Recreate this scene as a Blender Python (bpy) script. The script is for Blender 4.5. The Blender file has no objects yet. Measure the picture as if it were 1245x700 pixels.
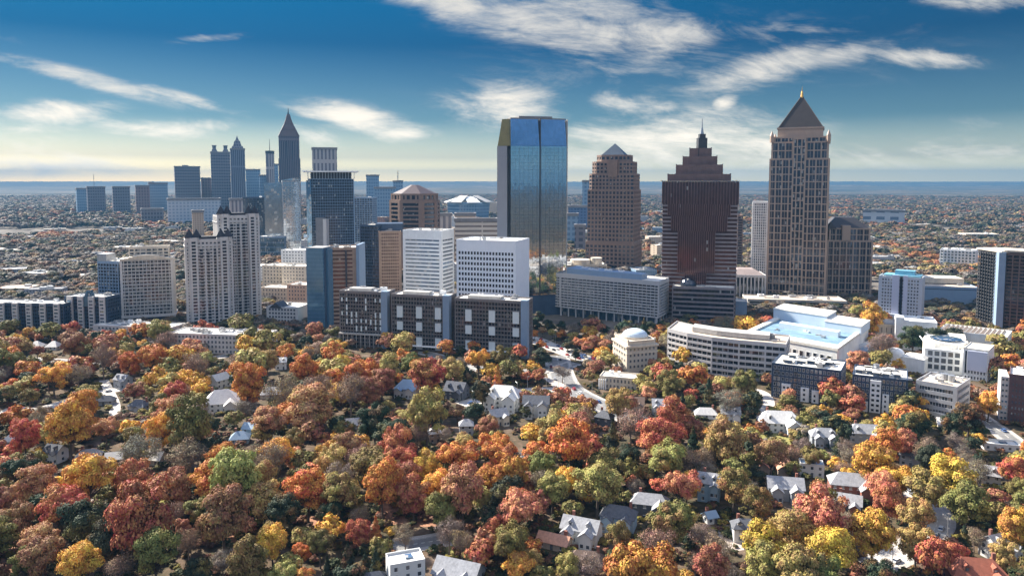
import bpy, math, random
import numpy as np
from math import sin, cos, pi, radians
from mathutils import Vector

SC = bpy.context.scene
COL = SC.collection
R = random.Random(7)

# ------------------------------------------------------------------ camera
H = 142.0; F = 900.0; CX = 622.5; CY = 291.0; PT = radians(4.5)
CP, SP = cos(PT), sin(PT)
cam_d = bpy.data.cameras.new('camera'); cam = bpy.data.objects.new('camera', cam_d); COL.objects.link(cam)
cam.location = (0, 0, H); cam.rotation_euler = (pi/2 - PT, 0, 0)
cam_d.sensor_width = 36; cam_d.lens = 36*F/1245; cam_d.shift_y = -(350-CY)/1245
cam_d.clip_start = 1; cam_d.clip_end = 200000
SC.camera = cam

# ------------------------------------------------------------------ light
HAZE_COL = (.072, .20, .345); HAZE_D = 7.5e-5
SUN_AZ = radians(-50); SUN_EL = radians(37)      # azimuth from straight ahead (+Y), negative = left
sd = bpy.data.lights.new('sun', 'SUN'); sun = bpy.data.objects.new('sun', sd); COL.objects.link(sun)
sd.energy = 5.0; sd.angle = radians(0.5); sd.color = (1.0, 0.93, 0.82)
tosun = Vector((sin(SUN_AZ)*cos(SUN_EL), cos(SUN_AZ)*cos(SUN_EL), sin(SUN_EL)))
sun.rotation_euler = tosun.to_track_quat('Z', 'Y').to_euler(); sun.location = (0, 0, 500)

SC.view_settings.view_transform = 'Standard'; SC.view_settings.look = 'None'
SC.view_settings.gamma = 1.0; SC.view_settings.exposure = 1.64
SC.cycles.max_bounces = 5; SC.cycles.diffuse_bounces = 3; SC.cycles.glossy_bounces = 3
SC.cycles.transmission_bounces = 2; SC.cycles.volume_bounces = 1; SC.cycles.transparent_max_bounces = 4
SC.cycles.caustics_reflective = False; SC.cycles.caustics_refractive = False
SC.cycles.sample_clamp_indirect = 4

world = bpy.data.worlds.new('World'); SC.world = world; world.use_nodes = True
class NT:
    """tiny node helper"""
    def __init__(s, tree): s.t = tree; s.n = tree.nodes; s.l = tree.links
    def new(s, typ, **kw):
        n = s.n.new(typ)
        for k, v in kw.items(): setattr(n, k, v)
        return n
    def put(s, sock, v):
        if isinstance(v, bpy.types.NodeSocket): s.l.new(v, sock)
        elif v is not None: sock.default_value = v
    def math(s, op, a, b=None, c=None, clamp=False):
        n = s.new('ShaderNodeMath', operation=op); n.use_clamp = clamp
        s.put(n.inputs[0], a)
        if b is not None: s.put(n.inputs[1], b)
        if c is not None: s.put(n.inputs[2], c)
        return n.outputs[0]
    def vmath(s, op, a, b=None):
        n = s.new('ShaderNodeVectorMath', operation=op); s.put(n.inputs[0], a)
        if b is not None: s.put(n.inputs[1], b)
        return n.outputs[0]
    def mix(s, f, a, b, bt='MIX'):
        n = s.new('ShaderNodeMix', data_type='RGBA', blend_type=bt)
        s.put(n.inputs[0], f); s.put(n.inputs[6], a); s.put(n.inputs[7], b)
        return n.outputs[2]
    def noise(s, vec, scale, detail=3, rough=.5, dist=0.0):
        n = s.new('ShaderNodeTexNoise'); s.put(n.inputs['Vector'], vec)
        n.inputs['Scale'].default_value = scale; n.inputs['Detail'].default_value = detail
        n.inputs['Roughness'].default_value = rough; n.inputs['Distortion'].default_value = dist
        return n.outputs['Fac']
    def ramp(s, f, stops):
        n = s.new('ShaderNodeValToRGB'); s.put(n.inputs[0], f); e = n.color_ramp.elements
        while len(e) < len(stops): e.new(0.5)
        for q, (p, c) in zip(e, stops):
            q.position = p; q.color = (*c, 1) if len(c) == 3 else c
        return n.outputs[0]
    def smooth(s, v, a, b):
        n = s.new('ShaderNodeMapRange', interpolation_type='SMOOTHSTEP')
        s.put(n.inputs[0], v); s.put(n.inputs[1], a); s.put(n.inputs[2], b)
        return n.outputs[0]

def build_world():
    w = NT(world.node_tree); w.n.clear()
    tc = w.new('ShaderNodeTexCoord'); sep = w.new('ShaderNodeSeparateXYZ'); w.l.new(tc.outputs['Generated'], sep.inputs[0])
    x, y, z = sep.outputs
    sky = w.new('ShaderNodeTexSky', sky_type='NISHITA'); sky.sun_disc = False
    sky.sun_elevation = SUN_EL; sky.sun_rotation = SUN_AZ
    sky.altitude = 300; sky.air_density = 1.0; sky.dust_density = SKY_DUST; sky.ozone_density = 4.0
    # grade the sky by its elevation: cream at the horizon, deep teal above, brightened overhead for fill
    tint = w.ramp(z, SKY_TINT)
    tint_b = w.ramp(z, [(0.0, (.50, .62, .66)), (0.03, (.16, .26, .36)), (0.08, (.05, .15, .24)), (0.2, (.012, .09, .16)), (0.40, (.55, .72, .85)), (1.0, (.75, .98, 1.3))])   # behind the camera; its upper part brightened to fill the shaded fronts
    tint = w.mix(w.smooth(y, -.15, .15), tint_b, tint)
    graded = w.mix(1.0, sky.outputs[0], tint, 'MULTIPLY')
    # clouds live in direction space, round the whole sky
    ya = w.math('MAXIMUM', w.math('ABSOLUTE', y), 0.02)
    u = w.math('DIVIDE', x, ya); v = w.math('DIVIDE', z, ya)
    comb = w.new('ShaderNodeCombineXYZ'); w.l.new(u, comb.inputs[0]); w.l.new(w.math('ADD', w.math('MULTIPLY', v, 3.6), w.math('MULTIPLY', u, .35)), comb.inputs[1])
    w.l.new(w.math('MULTIPLY', w.math('SIGN', y), 3.0), comb.inputs[2])
    n1 = w.noise(comb.outputs[0], 5.5, 10, .66, .9)
    n2 = w.noise(comb.outputs[0], 17.0, 9, .66, .6)
    n3 = w.noise(comb.outputs[0], 2.2, 4, .5, .2)
    tex = w.math('ADD', w.math('MULTIPLY', n1, .68), w.math('MULTIPLY', n2, .32))
    mask = None
    for (px, py, rx, ry, ang, amp) in CLOUDS:
        cu, cv = (px-CX)/F, (220-py)/F
        a = radians(ang); ca, sa = cos(a), sin(a)
        du = w.math('SUBTRACT', u, cu); dv = w.math('SUBTRACT', v, cv)
        p = w.math('ADD', w.math('MULTIPLY', du, ca*F/rx), w.math('MULTIPLY', dv, sa*F/rx))
        q = w.math('ADD', w.math('MULTIPLY', du, -sa*F/ry), w.math('MULTIPLY', dv, ca*F/ry))
        r2 = w.math('ADD', w.math('MULTIPLY', p, p), w.math('MULTIPLY', q, q))
        g = w.math('MULTIPLY', w.math('EXPONENT', w.math('MULTIPLY', r2, -1.0)), amp)
        mask = g if mask is None else w.math('MAXIMUM', mask, g)
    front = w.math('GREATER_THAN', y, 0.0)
    back = w.math('MULTIPLY', w.math('SUBTRACT', 1.0, front), w.math('MULTIPLY', w.smooth(n3, .34, .56), w.smooth(z, .33, .52)))  # cloud cover added behind the camera as fill light for the facades
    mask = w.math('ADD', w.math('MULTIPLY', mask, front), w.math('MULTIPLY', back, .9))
    dens = w.math('ADD', mask, w.math('MULTIPLY', w.math('SUBTRACT', tex, .5), 3.0))
    dens = w.math('MULTIPLY', w.smooth(dens, .06, 1.25), w.smooth(mask, .01, .42))
    dens = w.math('MULTIPLY', dens, w.smooth(z, -.005, .01))
    ccol = w.mix(front, (6.6, 6.5, 6.4, 1), w.ramp(z, CLOUD_TINT))     # clouds out of view, kept bright to light the fronts
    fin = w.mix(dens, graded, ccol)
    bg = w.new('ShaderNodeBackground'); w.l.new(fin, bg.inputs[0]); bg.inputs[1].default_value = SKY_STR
    out = w.new('ShaderNodeOutputWorld'); w.l.new(bg.outputs[0], out.inputs[0])
SKY_STR = 0.088
SKY_DUST = 0.6
SKY_TINT = [(0.0, (2.35, 1.9, 1.05)), (0.03, (.64, .54, .41)), (0.08, (.14, .20, .215)), (0.175, (.010, .086, .142)), (0.24, (.002, .125, .19)), (0.40, (.42, .54, .64)), (1.0, (.75, .98, 1.3))]
CLOUD_TINT = [(0.0, (11.0, 9.4, 7.0)), (0.045, (6.4, 5.6, 4.5)), (0.12, (4.0, 3.7, 3.2)), (0.3, (2.4, 2.4, 2.35))]
CLOUDS = [  # px, py, half-length, half-height, tilt (deg, + rises to the right), amount
    (545, 5, 95, 17, -16, .9), (640, 25, 120, 25, -12, .85), (700, 10, 90, 22, 0, .85), (812, 48, 52, 20, 3, .95), (690, 60, 50, 14, -20, .6),
    (925, 84, 85, 16, 14, .95), (1020, 68, 60, 11, 8, .8), (1110, 73, 60, 9, -4, .9), (980, 42, 70, 9, -4, .45), (860, 70, 260, 45, 5, .32),
    (1190, 6, 90, 9, -3, .75),
    (615, 130, 62, 24, -5, .8), (770, 128, 52, 10, -8, .75), (878, 127, 16, 8, 25, .7),
    (820, 172, 130, 30, 4, .85), (740, 195, 110, 24, 8, .75), (900, 190, 90, 36, 0, .8),
    (120, 100, 95, 8, -14, .85), (215, 118, 70, 6, -14, .65), (80, 138, 62, 11, 2, .85), (190, 158, 62, 9, -3, .9), (262, 153, 30, 7, 0, .6),
    (55, 205, 110, 15, 2, .9), (20, 165, 80, 26, 0, .45), (260, 50, 46, 5, 4, .6), (430, 145, 75, 13, -14, .85), (490, 163, 34, 8, 0, .9),
    (375, 165, 40, 12, -15, .6), (1130, 190, 160, 18, 0, .42), (1200, 150, 90, 10, 0, .3), (40, 48, 50, 8, 0, .25)]
CLOUDS = [(a, b, c*1.15, d*1.3, e, f) for a, b, c, d, e, f in CLOUDS]
build_world()

# ------------------------------------------------------------------ photograph pixels -> the ground plan
def ray_h(py, z):        # distance Y at which a pixel row meets height z
    t = (CY-py)/F; return (H-z)*(CP + t*SP)/(SP - t*CP)
def GY(py, z=0.0): return ray_h(py, z)
def ZT(py, Y):           # height seen on pixel row py at distance Y
    t = (CY-py)/F; return H - Y*(SP - t*CP)/(CP + t*SP)
def GX(px, Y, z=0.0): return (px-CX)/F*(Y*CP + (H-z)*SP)
def G(px, py, z=0.0):
    Y = GY(py, z); return (GX(px, Y, z), Y)
def PX(x, y, z):         # back to pixels
    d = y*CP + (H-z)*SP; u = y*SP - (H-z)*CP
    return CX + F*x/d, CY - F*u/d

# ------------------------------------------------------------------ tagging
def tag(o, label=None, cat=None, group=None, kind=None):
    if label: o['label'] = label
    if cat: o['category'] = cat
    if group: o['group'] = group
    if kind: o['kind'] = kind
    return o
def empty(name, loc, label, cat, group=None):
    o = bpy.data.objects.new(name, None); COL.objects.link(o); o.location = loc
    o.empty_display_size = 1
    return tag(o, label, cat, group)

class MB:
    """collects faces (with material slots) and links them as one mesh object"""
    def __init__(s): s.v = []; s.f = []; s.m = []; s.cur = 0
    def face(s, pts):
        i = len(s.v); s.v.extend(pts); s.f.append(tuple(range(i, i+len(pts)))); s.m.append(s.cur)
    def prism(s, poly, z0, z1, top=True, bottom=False, poly2=None):
        p2 = poly2 or poly; n = len(poly); i = len(s.v)
        s.v.extend([(x, y, z0) for x, y in poly]); s.v.extend([(x, y, z1) for x, y in p2])
        for k in range(n):
            j = (k+1) % n; s.f.append((i+k, i+j, i+n+j, i+n+k)); s.m.append(s.cur)
        if top: s.f.append(tuple(i+n+k for k in range(n))); s.m.append(s.cur)
        if bottom: s.f.append(tuple(i+k for k in reversed(range(n)))); s.m.append(s.cur)
    def ring(s, po, pi_, z0, z1):
        s.prism(po, z0, z1, top=False); n = len(po)
        i = len(s.v)
        s.v.extend([(x, y, z1) for x, y in po]); s.v.extend([(x, y, z1) for x, y in pi_]); s.v.extend([(x, y, z0) for x, y in pi_])
        for k in range(n):
            j = (k+1) % n
            s.f.append((i+k, i+j, i+n+j, i+n+k)); s.m.append(s.cur)
            s.f.append((i+n+k, i+n+j, i+2*n+j, i+2*n+k)); s.m.append(s.cur)
    def box(s, x0, x1, y0, y1, z0, z1):
        s.prism([(x0, y0), (x1, y0), (x1, y1), (x0, y1)], z0, z1, True, True)
    def obox(s, a, e, w, d, z0, z1):
        """box from corner a, along unit e for w, and d to the left of e"""
        n = (-e[1], e[0]); p = [(a[0], a[1]), (a[0]+e[0]*w, a[1]+e[1]*w), (a[0]+e[0]*w+n[0]*d, a[1]+e[1]*w+n[1]*d), (a[0]+n[0]*d, a[1]+n[1]*d)]
        if d < 0: p.reverse()
        s.prism(p, z0, z1, True, True)
    def cyl(s, x, y, r, z0, z1, n=16, r2=None):
        p = [(x+r*cos(2*pi*k/n), y+r*sin(2*pi*k/n)) for k in range(n)]
        if r2 is None: s.prism(p, z0, z1, True, True)
        else: s.prism(p, z0, z1, True, True, [(x+r2*cos(2*pi*k/n), y+r2*sin(2*pi*k/n)) for k in range(n)])
    def pyramid(s, poly, z0, apex, bottom=True):
        n = len(poly)
        for k in range(n):
            a, b = poly[k], poly[(k+1) % n]; s.face([(a[0], a[1], z0), (b[0], b[1], z0), apex])
        if bottom: s.face([(x, y, z0) for x, y in reversed(poly)])
    def dome(s, x, y, r, z, hgt, n=20, m=6):
        for j in range(m):
            a0, a1 = pi/2*j/m, pi/2*(j+1)/m
            for k in range(n):
                t0, t1 = 2*pi*k/n, 2*pi*(k+1)/n
                P = lambda a, t: (x+r*cos(a)*cos(t), y+r*cos(a)*sin(t), z+hgt*sin(a))
                q = [P(a0, t0), P(a0, t1), P(a1, t1), P(a1, t0)]
                s.face(q[:3] if j == m-1 else q)
    def beam(s, p, q, w):
        p, q = Vector(p), Vector(q); d = (q-p).normalized()
        a = d.orthogonal().normalized()*w/2; b = d.cross(a).normalized()*w/2
        c0 = [p+a+b, p-a+b, p-a-b, p+a-b]; c1 = [x+(q-p) for x in c0]
        for k in range(4):
            j = (k+1) % 4; s.face([tuple(c0[k]), tuple(c0[j]), tuple(c1[j]), tuple(c1[k])])
        s.face([tuple(x) for x in reversed(c0)]); s.face([tuple(x) for x in c1])
    def build(s, name, mats, parent=None, root=None, smooth=False):
        if not s.f: return None
        off = (root or parent).location if (root or parent) else Vector((0, 0, 0))
        me = bpy.data.meshes.new(name)
        me.from_pydata([(a-off[0], b-off[1], c-off[2]) for a, b, c in s.v], [], s.f)
        if not isinstance(mats, (list, tuple)): mats = [mats]
        for m in mats: me.materials.append(m)
        if len(mats) > 1: me.polygons.foreach_set('material_index', s.m)
        if smooth: me.polygons.foreach_set('use_smooth', [True]*len(s.f))
        me.update()
        o = bpy.data.objects.new(name, me); COL.objects.link(o)
        if parent: o.parent = parent
        return o

def unit(a, b):
    dx, dy = b[0]-a[0], b[1]-a[1]; L = math.hypot(dx, dy); return (dx/L, dy/L), L
def area(poly): return .5*sum(poly[k][0]*poly[(k+1) % len(poly)][1]-poly[(k+1) % len(poly)][0]*poly[k][1] for k in range(len(poly)))
def ccw(poly): return poly if area(poly) > 0 else poly[::-1]
def inset(poly, d):
    """move every edge of a CCW polygon inwards by d"""
    n = len(poly); out = []
    for k in range(n):
        a, b, c = poly[k-1], poly[k], poly[(k+1) % n]
        (e1, _), (e2, _) = unit(a, b), unit(b, c)
        n1, n2 = (-e1[1], e1[0]), (-e2[1], e2[0])
        den = 1+n1[0]*n2[0]+n1[1]*n2[1]
        out.append((b[0]+d*(n1[0]+n2[0])/den, b[1]+d*(n1[1]+n2[1])/den))
    return out
def centroid(poly):
    return (sum(p[0] for p in poly)/len(poly), sum(p[1] for p in poly)/len(poly))
def quadF(px0, Y0, px1, Y1, depth, z=60):
    A = (GX(px0, Y0, z), Y0); B = (GX(px1, Y1, z), Y1); e, L = unit(A, B); n = (-e[1], e[0])
    return [A, B, (B[0]+n[0]*depth, B[1]+n[1]*depth), (A[0]+n[0]*depth, A[1]+n[1]*depth)]
def quadV(px0, px1, Y, depth, z=60):
    # front wall square to the line of sight from the street the photo was taken over
    w = (px1-px0)/F*Y; a = ((px0+px1)/2-CX)/F; s = a/math.sqrt(1+a*a)
    return quadF(px0, Y+w*s/2, px1, Y-w*s/2, depth, z)
def qpt(poly, u, v):
    A, B, C, D = poly[:4]
    return ((A[0]*(1-u)+B[0]*u)*(1-v)+(D[0]*(1-u)+C[0]*u)*v, (A[1]*(1-u)+B[1]*u)*(1-v)+(D[1]*(1-u)+C[1]*u)*v)
def qsub(poly, u0, u1, v0, v1): return [qpt(poly, u0, v0), qpt(poly, u1, v0), qpt(poly, u1, v1), qpt(poly, u0, v1)]

FOOT = []                 # footprints that trees and filler buildings must avoid: (cx, cy, radius, poly)
def keep(poly, pad=3.0):
    c = centroid(poly); FOOT.append((c[0], c[1], max(math.hypot(p[0]-c[0], p[1]-c[1]) for p in poly)+pad, inset(ccw(poly), -pad)))
LANDMARK = []             # (phrase, px, py)
def landmark(phrase, x, y, z=0): LANDMARK.append((phrase, *PX(x, y, z)))

# ------------------------------------------------------------------ materials
_M = {}
def new_mat(name):
    m = bpy.data.materials.new(name); m.use_nodes = True; t = NT(m.node_tree)
    return m, t, t.n['Principled BSDF']
def mat(name, col, rough=.8, var=.18, scale=.15, streak=.0, metal=0.0, spec=.3):
    """plain surface with blotches and light streaks of its own"""
    if name in _M: return _M[name]
    m, t, b = new_mat(name)
    tc = t.new('ShaderNodeTexCoord').outputs['Object']
    f = t.noise(tc, scale, 5, .6)
    mp = t.new('ShaderNodeMapping'); t.l.new(tc, mp.inputs[0]); mp.inputs['Scale'].default_value = (1.4, 1.4, .08)
    g = t.noise(mp.outputs[0], 1.0, 3, .6)
    h = t.math('ADD', t.math('MULTIPLY', f, .6), t.math('MULTIPLY', g, .4))
    lo = tuple(c*(1-var*1.6) for c in col); hi = tuple(min(1, c*(1+var)) for c in col)
    c = t.ramp(h, [(.3, lo), (.7, hi)])
    t.l.new(c, b.inputs['Base Color'])
    b.inputs['Roughness'].default_value = rough; b.inputs['Metallic'].default_value = metal
    b.inputs['Specular IOR Level'].default_value = spec
    _M[name] = m; return m
def glass(name, col, col2, cell=(1.6, 1.6, 3.6), metal=.55, rough=.08, lit=.12, blind=(.35, .33, .30), wob=0.02, bf=0.0):
    """coated glazing: each pane slightly different, some with blinds drawn"""
    if name in _M: return _M[name]
    m, t, b = new_mat(name)
    tc = t.new('ShaderNodeTexCoord').outputs['Object']
    d = t.vmath('DIVIDE', tc, cell); fl = t.vmath('FLOOR', t.vmath('ADD', d, (.37, .37, .01)))
    wn = t.new('ShaderNodeTexWhiteNoise', noise_dimensions='3D'); t.l.new(fl, wn.inputs['Vector'])
    c = t.mix(wn.outputs['Value'], (*col, 1), (*col2, 1))
    is_b = t.math('GREATER_THAN', wn.outputs['Value'], 1-lit)
    c = t.mix(is_b, c, (*blind, 1))
    t.l.new(c, b.inputs['Base Color'])
    t.l.new(t.math('MULTIPLY', t.math('SUBTRACT', 1.0, is_b), metal), b.inputs['Metallic'])
    b.inputs['Roughness'].default_value = rough
    # panes never sit perfectly flat
    geo = t.new('ShaderNodeNewGeometry')
    wv = t.vmath('MULTIPLY', t.vmath('SUBTRACT', wn.outputs['Color'], (.5, .5, .5)), (1.0, 1.0, .4))
    sc = t.new('ShaderNodeVectorMath', operation='SCALE'); t.l.new(wv, sc.inputs[0]); sc.inputs['Scale'].default_value = wob
    nn = t.vmath('NORMALIZE', t.vmath('ADD', geo.outputs['Normal'], sc.outputs[0]))
    t.l.new(nn, b.inputs['Normal'])
    _M[name] = m; return m
def facade(name, wall, win, sx=4.0, sz=3.6, fx=.6, fz=.55, rough=.6):
    """far walls: rows of panes in the wall's own colour pattern"""
    if name in _M: return _M[name]
    m, t, b = new_mat(name)
    sep = t.new('ShaderNodeSeparateXYZ'); t.l.new(t.new('ShaderNodeTexCoord').outputs['Object'], sep.inputs[0])
    h = t.math('ADD', sep.outputs[0], sep.outputs[1])
    a = t.math('LESS_THAN', t.math('FRACT', t.math('DIVIDE', h, sx)), fx)
    c = t.math('LESS_THAN', t.math('FRACT', t.math('DIVIDE', sep.outputs[2], sz)), fz)
    w = t.math('MULTIPLY', a, c)
    nz = t.new('ShaderNodeNewGeometry'); s2 = t.new('ShaderNodeSeparateXYZ'); t.l.new(nz.outputs['Normal'], s2.inputs[0])
    w = t.math('MULTIPLY', w, t.math('LESS_THAN', t.math('ABSOLUTE', s2.outputs[2]), .5))
    t.l.new(t.mix(w, (*wall, 1), (*win, 1)), b.inputs['Base Color'])
    t.l.new(t.math('SUBTRACT', rough, t.math('MULTIPLY', w, rough-.15)), b.inputs['Roughness'])
    _M[name] = m; return m

CONC = mat('concrete', (.42, .40, .37)); CONC_D = mat('dark_concrete', (.22, .21, .21)); WHITE = mat('white_cladding', (.82, .82, .80), .6, .11)
CREAM = mat('cream_stone', (.62, .54, .43)); TAN = mat('tan_brick', (.36, .25, .18)); BRICK = mat('red_brick', (.26, .11, .08))
BROWN = mat('brown_granite', (.19, .125, .105), .5); PINKG = mat('pink_granite', (.30, .215, .185), .5); MAROON = mat('maroon_granite', (.22, .12, .105), .45)
BANDG = mat('pale_granite_band', (.27, .225, .22), .5); NAVY = mat('navy_panel', (.05, .075, .12), .5); CHAR = mat('charcoal_panel', (.06, .06, .065), .5)
ROOFW = mat('white_roof_membrane', (.72, .68, .60), .8, .12, .3); ROOFG = mat('grey_roof_membrane', (.32, .31, .30), .9, .2, .3); ROOFT = mat('tan_roof_gravel', (.52, .43, .34), .9, .2, .3)
METAL = mat('galvanised_metal', (.45, .46, .47), .4, .15, .5, metal=.6); BLUEG = mat('blue_grey_panel', (.24, .32, .42), .5, .06)
GL_D = glass('dark_glass', (.03, .04, .055), (.12, .14, .17)); GL_B = glass('blue_glass', (.10, .17, .25), (.2, .3, .4), metal=.7)
GL_M = glass('mirror_glass', (.44, .47, .50), (.52, .56, .60), cell=(1.6, 1.6, 3.6), metal=.95, rough=.04, lit=0.0, wob=.016)
GL_W = glass('window_glass', (.05, .06, .08), (.20, .22, .25), metal=.35, lit=.22)
GL_R = glass('bronze_glass', (.085, .04, .038), (.13, .07, .062), metal=.5, lit=.008)
GL_G = glass('grey_glass', (.05, .055, .07), (.11, .12, .145), metal=.5, lit=.02)
GL_N = glass('smoked_glass', (.02, .025, .035), (.07, .08, .11), metal=.5, lit=.02)

# ------------------------------------------------------------------ towers
def units(root, poly, z, n, rnd, mats=(METAL, WHITE, ROOFG), size=(2, 6), hgt=(1.2, 3.2), parent=None):
    for k in range(n):
        u, v = rnd.uniform(.15, .85), rnd.uniform(.2, .8); c = qpt(poly, u, v); e, L = unit(poly[0], poly[1])
        w, d, h = rnd.uniform(*size), rnd.uniform(*size)*.7, rnd.uniform(*hgt)
        if k % 3 == 2: w, d, h = rnd.uniform(8, 14)*min(1, L/40), .9, .8
        if k % 5 == 4: e = (-e[1], e[0])
        b = MB(); b.obox((c[0]-w/2*e[0], c[1]-w/2*e[1]), e, w, d, z+.05, z+h)
        if w > 3:
            b.cur = 1; b.cyl(c[0]+e[0]*w*.0-e[1]*d/2, c[1]+e[0]*d/2, min(w, d)*.32, z+h, z+h+.5, 10)
        b.build('rooftop_unit', [rnd.choice(mats), CONC_D], parent or root, root)
def tower(name, label, cat, poly, z1, fh, wm, gm, rm=None, z0=0.0, sp=.42, pier=None, mull=None, ins=.45, top=1.6, par=1.1, base=0.0,
          nu=4, root=None, group=None, seed=1, corner=.9, lm=None, foot=True, usz=(2, 6)):
    rnd = random.Random(seed*97+len(label or '')); poly = ccw(poly); rm = rm or ROOFW
    c = centroid(poly)
    if root is None:
        root = empty(name, (c[0], c[1], 0), label, cat, group)
        if foot: keep(poly)
        if lm: landmark(lm, c[0], c[1])
    nf = max(1, int(round((z1-top-z0-base)/fh))); fh = (z1-top-z0-base)/nf
    inn = inset(poly, ins); w = MB()
    if base > 0:
        w.prism(inset(poly, ins*2), z0, z0+base, False)
    for k in range(nf):
        z = z0+base+k*fh; w.prism(poly, z, z+sp*fh, True, True)
        g = MB(); g.prism(inn, z+sp*fh, z+fh, False); g.build('window_band', gm, root)
    w.prism(poly, z1-top, z1, False, True)
    w.ring(poly, inset(poly, .45), z1, z1+par)
    n = len(poly)
    for k in range(n):
        a, b_ = poly[k], poly[(k+1) % n]; e, L = unit(a, b_)
        if corner: 
            w.obox((a[0]-.04*e[0]+.03*e[1], a[1]-.04*e[1]-.03*e[0]), e, corner, corner, z0, z1-.05)
            w.obox((b_[0]-(corner-.04)*e[0]+.025*e[1], b_[1]-(corner-.04)*e[1]-.025*e[0]), e, corner, corner, z0, z1-.06)
        for spec, pr in ((pier, .12), (mull, -.22)):
            if not spec: continue
            s_, pw = spec[0], spec[1]; pr = spec[2] if len(spec) > 2 else pr
            m = max(1, int(round(L/s_)))
            for j in range(1, m):
                q = j*L/m-pw/2
                w.obox((a[0]+e[0]*q+e[1]*pr, a[1]+e[1]*q-e[0]*pr), e, pw, pr+ins+.05, z0+(base if len(spec) < 4 else 0), z1-.1)
    w.build('wall', wm, root)
    r = MB(); r.prism(inset(poly, .4), z1-.5, z1+.06, True); ro = r.build('roof', rm, root)
    if n == 4: units(root, poly, z1+.06, nu, rnd, size=usz, parent=ro)
    return root
def part(root, name, m, fn):
    b = MB(); fn(b); return b.build(name, m, root)
# ================================================================== the midtown towers
# --- white office with ribbon windows
p = quadF(490, 806, 537, 790, 32)
tower('office_tower', 'square white office tower with thin ribbon windows and a blank cream side', 'office tower', p, 88, 4.2, WHITE, GL_B, z0=0, sp=.62, ins=.5, top=9, par=1.2, corner=3.0, nu=5, seed=2, lm='the white ribbon-windowed office tower')
# --- white office with punched windows, each a window of its own where seen
def punched(root, poly, z0, z1, rows, cols, edges, wm, gm, fw=.62, fh_=.55, name='window', fm=None, top=0, base=0, edge_pad=.06, wall=True, limit=100):
    """flat wall with window units set in it; every unit a mesh (up to 100), the rest one part"""
    if wall:
        b = MB(); b.prism(poly, z0, z1, True); b.build('wall', wm, root)
    cells = []
    for k in edges:
        a, b_ = poly[k], poly[(k+1) % len(poly)]; e, L = unit(a, b_)
        nc = cols if isinstance(cols, int) else cols[edges.index(k)]
        L2 = L*(1-2*edge_pad); cw = L2/nc; ch = (z1-z0-top-base)/rows
        for r in range(rows):
            for c in range(nc):
                q = L*edge_pad+cw*(c+.5-fw/2); cells.append(((a[0]+e[0]*q, a[1]+e[1]*q), e, cw*fw, z0+base+ch*(r+.5-fh_/2), ch*fh_))
    cells.sort(key=lambda t: t[0][1]*1.0-t[3]*.01)
    meshes = {}
    def unit_geo(b, at, e, w, z, h):
        o = (e[1], -e[0]); f = .10*min(w, h)+.04
        b.cur = 0; b.obox((at[0]+o[0]*.03, at[1]+o[1]*.03), e, w, .2, z, z+h)
        b.cur = 1
        for (q, ww, zz, hh) in ((0, w, z-f, f), (0, w, z+h, f), (-f, f, z-f, h+2*f), (w, f, z-f, h+2*f)):
            b.obox((at[0]+e[0]*q+o[0]*.14, at[1]+e[1]*q+o[1]*.14), e, ww, .3, zz, zz+hh)
    for i, (at, e, w, z, h) in enumerate(cells[:limit]):
        key = (round(w, 2), round(h, 2))
        if key not in meshes:
            b = MB(); unit_geo(b, (0, 0), (1, 0), w, 0, h)
            me = bpy.data.meshes.new(name); me.from_pydata(b.v, [], b.f); me.materials.append(gm); me.materials.append(fm or wm)
            me.polygons.foreach_set('material_index', b.m); meshes[key] = me
        o = bpy.data.objects.new(name, meshes[key]); COL.objects.link(o); o.parent = root
        o.location = (at[0]-root.location[0], at[1]-root.location[1], z-root.location[2]); o.rotation_euler = (0, 0, math.atan2(e[1], e[0]))
    if len(cells) > limit:
        b = MB()
        for (at, e, w, z, h) in cells[limit:]: unit_geo(b, at, e, w, z, h)
        tag(b.build('windows', [gm, fm or wm], root), kind='stuff')
_b0 = 0
def block(name, label, cat, poly, z1, rows, cols, edges, wm, gm, rm=None, lm=None, par=.9, nu=8, seed=1, usz=(1.5, 4), group=None, foot=True, **kw):
    poly = ccw(poly); c = centroid(poly); root = empty(name, (c[0], c[1], 0), label, cat, group)
    if foot: keep(poly)
    if lm: landmark(lm, c[0], c[1])
    punched(root, poly, 0, z1, rows, cols, edges, wm, gm, **kw)
    b = MB(); b.ring(inset(poly, -.08), inset(poly, .4), z1-.5, z1+par); b.build('parapet', wm, root)
    b = MB(); b.prism(inset(poly, .3), z1-.2, z1+.06); ro = b.build('roof', rm or ROOFW, root)
    units(root, poly, z1+.06, nu, random.Random(seed), size=usz, parent=ro)
    return root
p = quadF(555, 700, 627, 680, 40)
c = centroid(p); keep(p); WH2 = mat('white_concrete', (.84, .87, .90), .6, .04)
r = block('office_tower', 'white concrete office block with a grid of small dark square windows under a blank top', 'office block', p, 86, 15, (18, 18), [0, 2], WH2, GL_N, fw=.62, fh_=.55, top=9, base=2, edge_pad=.03, lm='the white gridded office block', nu=6, seed=3, foot=False)

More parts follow.
